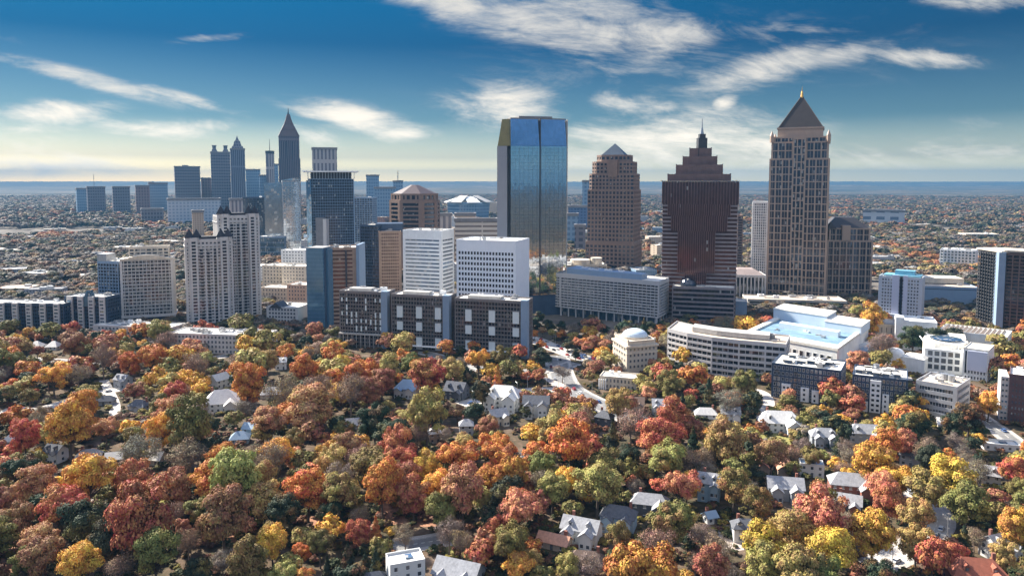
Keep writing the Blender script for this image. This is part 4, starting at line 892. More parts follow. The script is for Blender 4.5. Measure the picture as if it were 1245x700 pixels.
def hill_mat():
    m, t, b = new_mat('wooded_hills'); tc = t.new('ShaderNodeTexCoord').outputs['Object']
    a = t.noise(tc, .0012, 8, .7); c = t.noise(tc, .006, 5, .7); f = t.math('ADD', t.math('MULTIPLY', a, .6), t.math('MULTIPLY', c, .4))
    t.l.new(t.ramp(f, [(.38, (.022, .028, .018)), (.5, (.055, .045, .03)), (.56, (.11, .075, .045)), (.66, (.22, .19, .16))]), b.inputs['Base Color']); b.inputs['Roughness'].default_value = .95
    return m
HM = hill_mat()
for y_, h_, s_, a_ in ((20000, 136, 3, .05), (14000, 82, 5, .30), (10000, 50, 8, .45), (7000, 26, 11, .6)):
    b = MB(); ridge(b, y_, h_, s_, a_, foot=y_*.16); tag(b.build('hills', HM), kind='structure')
b = MB(); S = 24000.0
b.face([(-S, -S, 0), (S, -S, 0), (S, S, 0), (-S, S, 0)]); tag(b.build('ground', ground_mat()), kind='structure')

ASPH = mat('worn_asphalt', (.19, .185, .18), .9, .25, .2); ASPL = mat('pale_concrete_road', (.50, .46, .41), .9, .2, .25); KERB = mat('kerb_stone', (.45, .43, .40), .85); PAVE = mat('pavement_slabs', (.42, .38, .34), .9, .2, .4)
PAINT = mat('road_paint', (.75, .72, .62), .7, .1); GRASS = mat('dry_lawn', (.24, .22, .07), .95, .35, .3); GRASSG = mat('green_lawn', (.09, .12, .03), .95, .35, .3)
LEAFY = mat('leaf_litter', (.34, .17, .10), .95, .4, .4); DRIVE = mat('driveway_concrete', (.50, .42, .36), .9, .2, .4)
def spline(pts, n=8):
    P = [pts[0]]+list(pts)+[pts[-1]]; out = []
    for i in range(1, len(P)-2):
        for k in range(n):
            t = k/n; out.append(tuple(.5*(2*P[i][j]+(P[i+1][j]-P[i-1][j])*t+(2*P[i-1][j]-5*P[i][j]+4*P[i+1][j]-P[i+2][j])*t*t+(3*P[i][j]-P[i-1][j]-3*P[i+1][j]+P[i+2][j])*t**3) for j in (0, 1)))
    out.append(tuple(P[-1])); return out
def offs(path, d):
    out = []
    for i, q in enumerate(path):
        a, c = path[max(0, i-1)], path[min(len(path)-1, i+1)]; e, _ = unit(a, c); out.append((q[0]-e[1]*d, q[1]+e[0]*d))
    return out
def ribbon(b, path, d0, d1, z, skirt=0.0):
    l, r = offs(path, d0), offs(path, d1)
    if d0 < d1: l, r = r, l
    for i in range(len(path)-1):
        b.face([(*r[i], z), (*r[i+1], z), (*l[i+1], z), (*l[i], z)])
        if skirt:
            b.face([(*l[i], z), (*l[i+1], z), (*l[i+1], z-skirt), (*l[i], z-skirt)]); b.face([(*r[i+1], z), (*r[i], z), (*r[i], z-skirt), (*r[i+1], z-skirt)])
ROADS = []
def road(px, w, m=ASPH, name='road', walk=True, z=.03):
    path = spline([G(*q) for q in px]); ROADS.append((path, w/2+(2.2 if walk else .5)))
    b = MB(); ribbon(b, path, w/2, -w/2, z); tag(b.build(name, m), kind='structure')
    if walk:
        k = MB()
        for s in (1, -1):
            ribbon(k, path, s*w/2, s*(w/2+.3), .14, .13)
        tag(k.build('kerb', KERB), kind='structure')
        k = MB()
        for s in (1, -1): ribbon(k, path, s*(w/2+.3), s*(w/2+2.2), .13, .12)
        tag(k.build('pavement', PAVE), kind='structure')
        k = MB()
        for i in range(0, len(path)-1, 2): ribbon(k, path[i:i+2], .12, -.12, z+.01)
        for s in (1, -1): ribbon(k, path, s*(w/2-.5), s*(w/2-.62), z+.01)
        tag(k.build('road_marking', PAINT), kind='structure')
    return path
AV = road([(600, 401), (643, 411), (672, 422), (704, 433.5), (722, 438)], 15, ASPL)
road([(545, 446), (610, 450), (640, 452), (672, 449), (700, 441)], 11, z=.05)
CR = road([(677, 432), (681, 452), (690, 470), (712, 484), (748, 500), (790, 520)], 16, z=.07)
road([(560, 492), (612, 480), (655, 474), (690, 476)], 9, ASPL, z=.09)
road([(0, 500), (45, 498), (84, 488), (120, 478), (160, 470)], 8, ASPL, z=.05)
road([(126, 462), (134, 478), (140, 494), (136, 512)], 6, ASPL, walk=False, z=.07)
road([(1108, 596), (1128, 612), (1140, 632), (1128, 652), (1098, 672), (1060, 690)], 9, ASPL, z=.05)
road([(478, 664), (512, 660), (545, 654)], 8, walk=True, z=.05)
road([(1060, 470), (1150, 486), (1210, 520), (1245, 548)], 9, z=.05)
road([(925, 505), (935, 490), (925, 476), (890, 470)], 7, ASPL, walk=False, z=.05)
road([(380, 398), (440, 410), (560, 440), (600, 452)], 9, z=.06)
road([(-20, 433), (110, 440), (240, 437), (330, 425), (420, 432)], 8, z=.05)
for q_ in ([(-30, 268), (60, 266), (150, 262), (215, 256)], [(-20, 300), (70, 306), (160, 296), (230, 284)], [(-20, 345), (60, 348), (120, 340)], [(1010, 330), (1090, 322), (1180, 306), (1260, 300)], [(1060, 276), (1150, 271), (1260, 268)], [(760, 300), (800, 296), (905, 300), (1000, 292)], [(560, 300), (700, 290), (800, 270)], [(1000, 352), (1060, 366), (1110, 380)]):
    road(q_, 20, ASPL, walk=False, z=.04)
def patch(name, pxs, m, z=.02):
    b = MB(); b.face([(*q, z) for q in ccw([G(*t) for t in pxs])]); tag(b.build(name, m), kind='structure')
patch('lawn', [(902, 528), (960, 524), (962, 540), (930, 548), (900, 542)], GRASS); patch('lawn', [(725, 497), (745, 494), (748, 508), (730, 510)], GRASS)
patch('lawn', [(535, 658), (570, 652), (575, 675), (545, 680)], GRASS); patch('lawn', [(200, 612), (250, 608), (262, 640), (200, 640)], GRASSG); patch('lawn', [(1185, 632), (1225, 628), (1230, 650), (1190, 652)], GRASS)
patch('leaf_strewn_ground', [(215, 622), (265, 618), (290, 660), (215, 665)], LEAFY); patch('leaf_strewn_ground', [(2, 650), (60, 640), (70, 690), (0, 700)], LEAFY); patch('leaf_strewn_ground', [(470, 600), (530, 590), (540, 640), (450, 640)], LEAFY); patch('leaf_strewn_ground', [(375, 628), (405, 624), (415, 655), (380, 660)], LEAFY)
patch('driveway', [(95, 608), (140, 600), (150, 650), (100, 655)], DRIVE); patch('driveway', [(870, 640), (890, 636), (905, 668), (875, 672)], DRIVE); patch('driveway', [(775, 655), (815, 645), (830, 658), (790, 668)], DRIVE); patch('driveway', [(655, 455), (672, 462), (690, 468), (678, 474)], DRIVE, .12)
patch('plaza', [(790, 396), (830, 393), (838, 408), (800, 410)], DRIVE); patch('plaza', [(1030, 440), (1095, 436), (1110, 462), (1045, 462)], PAVE)
patch('parking_lot', [(1075, 478), (1110, 476), (1115, 490), (1080, 492)], ASPH)

# ================================================================== houses
HW = {'white': mat('white_siding', (.62, .62, .60), .7, .06), 'cream': mat('cream_siding', (.60, .54, .44), .7, .08), 'grey': mat('grey_siding', (.32, .34, .37), .7, .08), 'brick': BRICK, 'dark': mat('dark_siding', (.10, .11, .13), .7), 'blue': mat('blue_siding', (.30, .42, .52), .7, .06), 'tan': mat('tan_siding', (.42, .33, .26), .7)}
HR = {'grey': mat('grey_shingles', (.33, .33, .34), .9, .25, .8), 'dark': mat('charcoal_shingles', (.12, .125, .14), .9, .25, .8), 'pale': mat('pale_shingles', (.62, .60, .56), .9, .15, .8), 'clay': mat('terracotta_tiles', (.56, .29, .19), .85, .2, .8), 'rust': mat('rust_red_tiles', (.30, .10, .06), .85, .2, .8), 'blue': mat('blue_metal_roof', (.26, .36, .46), .5, .1), 'white': ROOFW, 'brown': mat('brown_shingles', (.16, .11, .085), .9, .25, .8)}
def house(px, py, wpx, label, lm, wall='white', roof='grey', rot=0.0, ratio=.75, st=2, style='gable', wings=1, flip=False):
    x, y = G(px, py); w = wpx*y/F; d = w*ratio; h = 2.9*st; rt = radians(rot); ca, sa = cos(rt), sin(rt)
    W = lambda a, b_: (x+a*ca-b_*sa, y+a*sa+b_*ca)
    root = empty('house', (x, y, 0), label, 'house', 'houses among the autumn trees'); rnd = random.Random(int(px*7+py)); keep([W(-w/2, -d/2), W(w/2, -d/2), W(w/2, d/2), W(-w/2, d/2)], 1); landmark(lm, x, y, h)
    wm, rm = HW[wall], HR[roof]; ROOF = [None]
    def vol(cx, cy, ww, dd, hh, along, style, dorm=0):
        q = lambda a, b_: W(cx+a, cy+b_); P = [q(-ww/2, -dd/2), q(ww/2, -dd/2), q(ww/2, dd/2), q(-ww/2, dd/2)]
        o = .5; pit = .42*min(ww, dd); Pz = [q(-ww/2-o, -dd/2-o), q(ww/2+o, -dd/2-o), q(ww/2+o, dd/2+o), q(-ww/2-o, dd/2+o)]
        if style == 'flat':
            part(root, 'wall', wm, lambda b: (b.prism(P, 0, hh), b.ring(P, inset(P, .35), hh, hh+.9))); part(root, 'roof', rm, lambda b: b.prism(inset(P, .3), hh-.2, hh+.08))
            part(root, 'skylight', GL_B, lambda b: b.prism(qsub(P, .5, .7, .4, .7), hh, hh+.7))
        else:
            if along: r0, r1 = q(-ww/2-(o if style == 'gable' else -dd*.38), 0), q(ww/2+(o if style == 'gable' else -dd*.38), 0)
            else: r0, r1 = q(0, -dd/2-(o if style == 'gable' else -ww*.38)), q(0, dd/2+(o if style == 'gable' else -ww*.38))
            def wallf(b):
                b.prism(P, 0, hh, False)
                if style == 'gable':
                    g = [((P[3], P[0]), q(-ww/2, 0)), ((P[1], P[2]), q(ww/2, 0))] if along else [((P[0], P[1]), q(0, -dd/2)), ((P[2], P[3]), q(0, dd/2))]
                    for (s, t), ap in g: b.face([(*s, hh), (*t, hh), (*ap, hh+pit-.12)])
            part(root, 'wall', wm, wallf)
            def rooff(b):
                t = .22; a = [(*v, hh-.18) for v in Pz]; R0, R1 = (*r0, hh+pit), (*r1, hh+pit)
                if not along: a = [a[1], a[2], a[3], a[0]]
                fs = [[a[0], a[1], R1, R0], [a[2], a[3], R0, R1]]
                if style != 'gable': fs += [[a[1], a[2], R1], [a[3], a[0], R0]]
                for f in fs:
                    b.face(f); b.face([(v[0], v[1], v[2]-t) for v in reversed(f)])
                    for k in range(len(f)):
                        u, v = f[k], f[(k+1) % len(f)]; b.face([(u[0], u[1], u[2]-t), (v[0], v[1], v[2]-t), v, u])
            ROOF[0] = part(root, 'roof', rm, rooff)
        n = max(2, int(ww/3.2))
        for s in range(int(hh/2.8)):
            for k in range(n):
                b = MB(); a0 = q(-ww/2+ww*(k+.5)/n-.6, -dd/2-.06); e = (ca, sa)
                if s == 0 and k == n//2 and cx == 0: b.obox(a0, e, 1.2, .3, 0, 2.3); dr = b.build('door', HR['dark'], root); b = MB(); b.obox((a0[0]+ca*.95+sa*.08, a0[1]+sa*.95-ca*.08), e, .1, .08, 1.0, 1.15); b.build('handle', METAL, dr, root); continue
                b.obox(a0, e, 1.2, .2, 1.0+2.9*s, 2.4+2.9*s); wn_ = b.build('window', GL_W, root); b = MB(); b.obox((a0[0]-ca*.15+sa*.05, a0[1]-sa*.15-ca*.05), e, 1.5, .2, .8+2.9*s, .98+2.9*s); b.build('sill', WHITE, wn_, root)
            m = max(1, int(dd/4))
            for k in range(m):
                b = MB(); sd = 1 if px < CX else -1
                a0 = q(sd*(ww/2+.06), -dd/2+dd*(k+.5)/m+(-.6 if sd > 0 else .6)); e = (-sa*sd, ca*sd)
                b.obox(a0, e, 1.2, .2, 1.0+2.9*s, 2.4+2.9*s); b.build('window', GL_W, root)
        if dorm and style != 'flat':
            for k in range(dorm):
                cxx = -ww/2+ww*(k+.5)/dorm; D = [q(cxx-.9, -dd*.36), q(cxx+.9, -dd*.36), q(cxx+.9, -dd*.1), q(cxx-.9, -dd*.1)]
                part(root, 'dormer', [wm, rm, GL_W], lambda b: (b.prism(D, hh, hh+pit*.62), setattr(b, 'cur', 1), b.prism(inset(D, -.2), hh+pit*.62, hh+pit*.62+.9, True, True, [qpt(D, .48, -.1), qpt(D, .52, -.1), qpt(D, .52, 1), qpt(D, .48, 1)]), setattr(b, 'cur', 2), b.obox((D[0][0]+ca*.4+sa*.05, D[0][1]+sa*.4-ca*.05), (ca, sa), 1.0, .2, hh+pit*.25, hh+pit*.55)))
        return pit
    pit = vol(0, 0, w, d, h, w >= d, style, 2 if st > 1 and rnd.random() < .5 else 0)
    if wings:
        s = -1 if flip else 1; vol(s*w*.27, -d*.5-w*.08, w*.34, w*.34, h-.4, False, 'gable' if style != 'flat' else 'flat')
    if wings > 1: vol(-w*.27, -d*.5-w*.06, w*.3, w*.3, h-.5, False, 'gable')
    if style != 'flat':
        c_ = W(w*.3*rnd.choice((-1, 1)), d*.12); b = MB(); b.obox(c_, (ca, sa), 1.1, .9, h-1, h+pit+1.3); b.build('chimney', BRICK, ROOF[0], root)
    return root
HOUSES = [
 (270, 497, 40, 'white two-storey mansion with pale hipped roof and front gable', 'the white hip-roofed mansion', 'white', 'pale', 18, .8, 2, 'hip', 1),
 (150, 470, 17, 'small grey house beside the narrow left lane', 'the small grey house', 'grey', 'grey', -20, .8, 2, 'gable', 1),
 (267, 470, 20, 'white gabled cottage behind the white mansion', 'the white gabled cottage', 'white', 'pale', 60, .8, 2, 'gable', 0),
 (128, 491, 22, 'long grey-roofed house along the pale lane on the left', 'the long grey-roofed house', 'grey', 'dark', 10, .6, 1, 'hip', 0),
 (170, 497, 22, 'dark hip-roofed bungalow right of the left lane', 'the dark bungalow', 'grey', 'dark', -12, .7, 1, 'hip', 1),
 (140, 562, 20, 'cottage with bright cream roof, left one of two such roofs', 'the left cream-roofed cottage', 'cream', 'white', 15, .8, 1, 'gable', 0),
 (190, 562, 21, 'cottage with bright cream roof, right one of two such roofs', 'the right cream-roofed cottage', 'cream', 'white', -8, .9, 1, 'gable', 0),
 (108, 560, 28, 'slate-roofed house left of the two cream roofs', 'the slate-roofed house', 'grey', 'grey', 20, .7, 1, 'hip', 1),
 (68, 560, 22, 'dark-roofed white house among red trees on the left', 'the dark-roofed white house', 'white', 'dark', -15, .8, 2, 'gable', 1),
 (292, 537, 22, 'teal-roofed house right of the big green trees', 'the teal-roofed house', 'blue', 'blue', 12, .8, 1, 'hip', 0),
 (18, 540, 24, 'pale flat building half hidden by trees at the left edge', 'the half hidden pale building', 'cream', 'pale', 8, .6, 1, 'hip', 0),
 (495, 480, 27, 'white house with pale blue hipped roof and twin gables below the podium row', 'the pale blue-roofed house', 'white', 'blue', -10, .8, 2, 'hip', 2),
 (555, 483, 25, 'dark arched-gable house with cream trim', 'the dark arched-gable house', 'dark', 'dark', -20, .9, 2, 'gable', 1),
 (612, 495, 44, 'big white mansion with long pale hipped roof', 'the big pale-roofed mansion', 'white', 'pale', -14, .6, 3, 'hip', 2),
 (567, 527, 17, 'small grey hipped cottage in front of the big pale-roofed mansion', 'the small grey hipped cottage', 'grey', 'grey', 5, .9, 2, 'hip', 0),
 (527, 537, 15, 'little beige house between pink bare trees', 'the little beige house', 'tan', 'pale', 25, .9, 2, 'gable', 0),
 (652, 505, 32, 'dark-roofed house with a row of pale front gables', 'the row-gabled house', 'white', 'dark', -6, .6, 3, 'gable', 2),
 (605, 515, 22, 'cream cottage left of the row-gabled house', 'the cream cottage', 'cream', 'grey', 25, .8, 2, 'gable', 1),
 (735, 517, 20, 'dark arched-roof house below the avenue bend', 'the avenue-bend house', 'dark', 'dark', -30, .8, 2, 'hip', 0),
 (772, 500, 22, 'brown-roofed house right of the big willow-like tree', 'the brown-roofed house', 'tan', 'brown', -12, .8, 2, 'gable', 1),
 (803, 502, 20, 'grey terraced house with chimneys left of the white bungalow', 'the chimneyed grey house', 'grey', 'grey', -8, .8, 2, 'gable', 2),
 (858, 507, 26, 'low white bungalow with pale roof', 'the white bungalow', 'white', 'pale', -6, .6, 1, 'hip', 0),
 (888, 512, 22, 'white house with grey gable left of the columned mansion', 'the grey-gabled white house', 'white', 'grey', -10, .8, 2, 'gable', 1),
 (947, 522, 50, 'white columned mansion with pale hipped roof and portico behind a dry lawn', 'the columned mansion', 'white', 'pale', -8, .55, 2, 'hip', 1),
 (1001, 540, 32, 'grey slate-roofed house right of the dry lawn', 'the slate-roofed lawn house', 'grey', 'grey', -8, .6, 2, 'hip', 2),
 (1052, 536, 42, 'long grey roof with three dormers in front of the navy and white block', 'the dormered grey house', 'grey', 'grey', -10, .5, 2, 'hip', 1),
 (1108, 565, 24, 'dark grey gabled house under the orange trees', 'the dark gabled house', 'grey', 'dark', -35, .8, 2, 'gable', 1),
 (1215, 545, 40, 'long white flat-roofed house at the right edge', 'the white flat-roofed house', 'white', 'white', -14, .5, 1, 'flat', 0),
 (938, 574, 44, 'sprawling house with orange terracotta roofs', 'the terracotta-roofed house', 'tan', 'clay', -12, .6, 2, 'hip', 2),
 (986, 577, 28, 'white house with pale blue flat roof right of the terracotta roofs', 'the blue flat-roofed house', 'white', 'blue', -15, .6, 2, 'flat', 0),
 (954, 604, 42, 'grey twin-gabled house in front of the terracotta roofs', 'the twin-gabled grey house', 'grey', 'grey', -12, .6, 2, 'gable', 2),
 (1036, 600, 54, 'long brick house with grey hipped roof and two chimneys', 'the long brick house', 'brick', 'grey', -14, .5, 2, 'hip', 1),
 (1030, 616, 32, 'small grey-roofed brick house in front of the long brick one', 'the small grey-roofed brick house', 'brick', 'grey', -25, .7, 1, 'gable', 1),
 (1200, 588, 27, 'dark grey house left of the crimson tree', 'the house by the crimson tree', 'white', 'grey', -30, .8, 2, 'gable', 0),
 (1213, 676, 34, 'grey-roofed white house on the right above the rust-red roof', 'the grey-roofed corner house', 'white', 'grey', 20, .8, 2, 'gable', 1),
 (1186, 712, 66, 'house with a broad rust-red tiled roof at the bottom right edge', 'the rust-red roof', 'brick', 'rust', -10, .6, 2, 'hip', 1),
 (862, 606, 26, 'blue house with steep grey roof among yellow trees', 'the steep blue house', 'blue', 'grey', -20, .9, 3, 'gable', 1),
 (863, 634, 14, 'tiny white cabin below the steep blue house', 'the tiny white cabin', 'white', 'blue', 20, 1, 1, 'gable', 0),
 (905, 655, 30, 'white house with dark flat-hipped roof left of the golden trees', 'the white side house', 'white', 'dark', -5, .7, 2, 'hip', 0),
 (790, 624, 46, 'wide house with grey hipped roof, rear part of the big compound', 'the rear compound house', 'dark', 'grey', -14, .5, 2, 'hip', 1),
 (752, 640, 42, 'dark-roofed house with two bright white front gables', 'the white-gabled dark house', 'blue', 'dark', -20, .6, 2, 'hip', 2),
 (707, 656, 46, 'grey shingled house with white chimney walls', 'the grey shingled house', 'white', 'grey', -24, .6, 2, 'gable', 2),
 (674, 664, 40, 'low house with a long salmon terracotta roof', 'the salmon-roofed house', 'tan', 'clay', -26, .5, 1, 'gable', 0),
 (712, 688, 44, 'brown-roofed brick house in front of the grey shingled one', 'the brown-roofed brick house', 'brick', 'brown', -12, .6, 1, 'hip', 0),
 (762, 672, 26, 'small flat-roofed garage with a salmon terrace', 'the salmon terrace garage', 'tan', 'clay', -10, .7, 1, 'gable', 0),
 (493, 707, 44, 'white cubic villa with a roof terrace at the bottom edge', 'the white cubic villa', 'white', 'pale', 20, .7, 3, 'flat', 0),
 (558, 702, 58, 'grey-shingled cross-gabled house at the bottom edge right of the cubic villa', 'the cross-gabled grey house', 'grey', 'grey', -22, .6, 1, 'gable', 2),
 (452, 712, 34, 'dark low roof left of the white cubic villa', 'the dark low roof', 'cream', 'dark', 16, .6, 1, 'hip', 0),
 (45, 424, 14, 'little white hipped cottage in front of the long dark row, left one', 'the left hipped cottage', 'white', 'white', 0, 1, 1, 'hip', 0),
 (66, 424, 14, 'little white hipped cottage in front of the long dark row, right one', 'the right hipped cottage', 'white', 'white', 0, 1, 1, 'hip', 0),
 (330, 482, 24, 'beige house hidden by rust-coloured bare trees', 'the hidden beige house', 'cream', 'pale', 10, .7, 1, 'hip', 0),
 (306, 525, 18, 'pale blue cottage under yellow-green trees', 'the pale blue cottage', 'blue', 'blue', -10, .8, 1, 'gable', 0),
 (342, 448, 13, 'small white house behind the orange-green tree', 'the tiny white house', 'white', 'pale', 12, .9, 2, 'gable', 0),
 (430, 520, 20, 'grey cottage deep between the rust trees', 'the deep grey cottage', 'grey', 'grey', 15, .8, 1, 'gable', 0),
 (1150, 520, 20, 'small grey cottage beside the concrete office', 'the cottage beside the concrete office', 'cream', 'pale', -20, .8, 1, 'gable', 0),
 (640, 560, 14, 'white shed-like cottage under orange trees', 'the white shed-like cottage', 'white', 'grey', 20, .8, 1, 'gable', 0),
]
for a in HOUSES: house(*a)

# ================================================================== cars on the avenue
CARP = {n: mat(n+'_car_paint', c, .25, .02, spec=.6) for n, c in (('white', (.75, .75, .74)), ('silver', (.45, .46, .48)), ('black', (.02, .02, .025)), ('red', (.38, .03, .03)), ('blue', (.06, .12, .28)), ('grey', (.16, .17, .18)))}
TYRE = mat('tyre_rubber', (.02, .02, .02)); LAMP = mat('lamp_lens', (.7, .68, .6), .2)
def car_meshes():
    def me(fn, name):
        b = MB(); fn(b); m = bpy.data.meshes.new(name); m.from_pydata(b.v, [], b.f); return m
    body = me(lambda b: (b.prism([(-2.2, -.9), (2.2, -.9), (2.2, .9), (-2.2, .9)], .3, .85, True, True, [(-2.15, -.88), (2.2, -.88), (2.2, .88), (-2.15, .88)]), b.prism([(-1.3, -.78), (1.0, -.78), (1.0, .78), (-1.3, .78)], 1.36, 1.42, True, True)), 'body')
    cab = me(lambda b: b.prism([(-1.7, -.84), (1.5, -.84), (1.5, .84), (-1.7, .84)], .85, 1.37, True, False, [(-1.2, -.7), (.8, -.7), (.8, .7), (-1.2, .7)]), 'cabin_glass')
    def wh(b):
        n = 12; p = [(.33*cos(2*pi*k/n), .33+.33*sin(2*pi*k/n)) for k in range(n)]
        for s in (-.1, .1): b.face([(x, s, z) for x, z in (p if s < 0 else p[::-1])])
        for k in range(n): a, c = p[k], p[(k+1) % n]; b.face([(a[0], .1, a[1]), (c[0], .1, c[1]), (c[0], -.1, c[1]), (a[0], -.1, a[1])])
    wheel = me(wh, 'wheel'); wheel.materials.append(TYRE); cab.materials.append(GL_N)
    hl = me(lambda b: b.box(2.16, 2.24, -.18, .18, .55, .72), 'headlight'); hl.materials.append(LAMP)
    return body, cab, wheel, hl
CB, CC, CW_, CL = car_meshes()
def car(x, y, ang, z, colour, label):
    r = empty('parked_car', (x, y, z), label, 'car', 'cars on the streets'); r.rotation_euler = (0, 0, ang)
    def add(n, me, loc=(0, 0, 0), m=None):
        o = bpy.data.objects.new(n, me); COL.objects.link(o); o.parent = r; o.location = loc
        if m:
            o.material_slots[0].link = 'OBJECT'; o.material_slots[0].material = m
    if not CB.materials: CB.materials.append(CARP['white'])
    add('body', CB, m=CARP[colour]); add('cabin_glass', CC)
    for sx in (-1.35, 1.35):
        for sy in (-.82, .82): add('wheel', CW_, (sx, sy, 0))
    for sy in (-.62, .62): add('headlight', CL, (0, sy, 0))
ORD = ['first', 'second', 'third', 'fourth', 'fifth', 'sixth', 'seventh', 'eighth', 'ninth', 'tenth', 'eleventh', 'twelfth', 'thirteenth', 'fourteenth', 'fifteenth', 'sixteenth', 'seventeenth', 'eighteenth', 'nineteenth', 'twentieth']
rc = random.Random(11)
for path, nm, z, step, lanes in ((AV, 'the sunlit avenue', .03, 2, (5.6, 2, -2, -5.6)), (CR, 'the bending street below the avenue', .07, 3, (-6, 2.2))):
    cnt = {}
    for i in range(len(path)-3, 2, -1):
        if (i % step): continue
        for ln in lanes:
            if rc.random() < .42: continue
            col = rc.choice(list(CARP)); cnt[col] = cnt.get(col, 0)+1
            q = offs(path, ln)[i]; e, _ = unit(path[i-1], path[i+1])
            car(q[0], q[1], math.atan2(e[1], e[0])+(pi if ln > 0 else 0), z, col, f'{ORD[cnt[col]-1]} {col} car from the near end of {nm}')

for path, nm, z, px_ in ((ROADS[3][0], 'the street below the podium mansion', .09, 2.2), (ROADS[4][0], 'the pale lane at the left edge', .05, 1.9), (ROADS[6][0], 'the curved street at the lower right', .05, 2.2), (ROADS[8][0], 'the street behind the concrete office', .05, 2.0)):
    cnt = {}
    for i in range(2, len(path)-2, 3):
        if rc.random() < .4: continue
        col = rc.choice(list(CARP)); cnt[col] = cnt.get(col, 0)+1; s = rc.choice((-1, 1))
        q = offs(path, px_*s)[i]; e, _ = unit(path[i-1], path[i+1]); car(q[0], q[1], math.atan2(e[1], e[0]), z, col, f'{ORD[cnt[col]-1]} {col} car along {nm}')
def blocked_early(q): return any((q[0]-f[0])**2+(q[1]-f[1])**2 < (f[2]*.7)**2 for f in FOOT)
for path, hw, nm in ((AV, 8.6, 'the sunlit avenue'), (CR, 9.2, 'the bending street below the avenue'), (ROADS[6][0], 5.6, 'the curved street at the lower right'), (ROADS[3][0], 5.6, 'the street below the podium mansion')):
    n_ = 0
    for i in range(2, len(path)-1, 4):
        q = offs(path, hw if (i//4) % 2 else -hw)[i]; e, _ = unit(path[i-1], path[i+1]); s = -1 if (i//4) % 2 else 1; n = (-e[1]*s, e[0]*s); n_ += 1
        if blocked_early(q): continue
        r = empty('street_lamp', (q[0], q[1], 0), f'{ORD[n_-1]} curved-arm street lamp along {nm}', 'street lamp', 'street lamps')
        part(r, 'pole', METAL, lambda b: b.cyl(q[0], q[1], .14, 0, 8.5, 8, .09)); part(r, 'arm', METAL, lambda b: b.beam((q[0], q[1], 8.4), (q[0]+n[0]*2.2, q[1]+n[1]*2.2, 8.9), .12))
        part(r, 'lamp_head', CONC_D, lambda b: b.obox((q[0]+n[0]*1.9, q[1]+n[1]*1.9), e, .8, .35, 8.75, 8.95))
# ================================================================== low buildings between the far trees
LBW = [facade('low_'+n, c, w_, sx, 4, fx, fz) for n, c, w_, sx, fx, fz in (('white', (.66, .64, .60), (.2, .24, .3), 4, .5, .45), ('cream', (.60, .48, .36), (.22, .18, .15), 5, .45, .4), ('grey', (.34, .35, .37), (.10, .12, .15), 4, .6, .5), ('brick', (.30, .17, .12), (.10, .08, .08), 4, .5, .45), ('blue', (.26, .36, .46), (.12, .2, .3), 3, .7, .6))]
LBN = ['white', 'cream', 'grey', 'brick', 'blue']; LBR = [ROOFW, ROOFW, ROOFG, ROOFT, ROOFG]; rn = random.Random(77)
def inside(x, y, poly):
    for k in range(len(poly)):
        a, b_ = poly[k], poly[(k+1) % len(poly)]
        if (b_[0]-a[0])*(y-a[1])-(b_[1]-a[1])*(x-a[0]) < 0: return False
    return True
def blocked(x, y, rad=0):
    for cx0, cy0, rr, poly in FOOT:
        if (x-cx0)**2+(y-cy0)**2 < (rr+rad)**2:
            if rad > 5 or inside(x, y, poly): return True
    return False
LOW = []; tries = 0
while len(LOW) < 298 and tries < 9000:
    tries += 1
    Y = 730+2400*rn.random()**1.3; px = rn.uniform(-20, 1265)
    core = math.exp(-((px-560)/260)**2)
    if rn.random() > .36+.64*core: continue
    if Y < 1000 and rn.random() < .6: continue
    w, d = rn.uniform(18, 62), rn.uniform(16, 40); h = rn.uniform(6, 13)+core*rn.random()**2*45*(Y > 950)
    x = GX(px, Y)
    if blocked(x, Y, max(w, d)*.6): continue
    a = rn.choice((-.3, .12, .5))+rn.uniform(-.05, .05); e = (cos(a), sin(a)); n = (-e[1], e[0])
    P = [(x-e[0]*w/2-n[0]*d/2, Y-e[1]*w/2-n[1]*d/2), (x+e[0]*w/2-n[0]*d/2, Y+e[1]*w/2-n[1]*d/2), (x+e[0]*w/2+n[0]*d/2, Y+e[1]*w/2+n[1]*d/2), (x-e[0]*w/2+n[0]*d/2, Y-e[1]*w/2+n[1]*d/2)]
    keep(P, 2); k = rn.choice((0, 0, 1, 2, 3, 4) if px > 300 else (0, 1, 2, 2, 3))
    b = MB(); b.prism(P, 0, h, False); b.cur = 1; b.face([(q[0], q[1], h) for q in inset(P, .5)]); b.cur = 0; b.ring(P, inset(P, .5), h-.3, h+.8)
    b.cur = 2
    for j in range(rn.randint(1, 4)): q = qpt(P, rn.uniform(.2, .7), rn.uniform(.2, .7)); b.obox(q, e, rn.uniform(3, 8), rn.uniform(3, 6), h+.02, h+rn.uniform(1.5, 3.5))
    r = empty('low_building', (x, Y, 0), None, None); me = b.build('low_building', [LBW[k], LBR[k], METAL], None, root=r); bpy.data.objects.remove(r); me.location = (x, Y, 0)
    LOW.append((me, *PX(x, Y, h), LBN[k], 'building'))
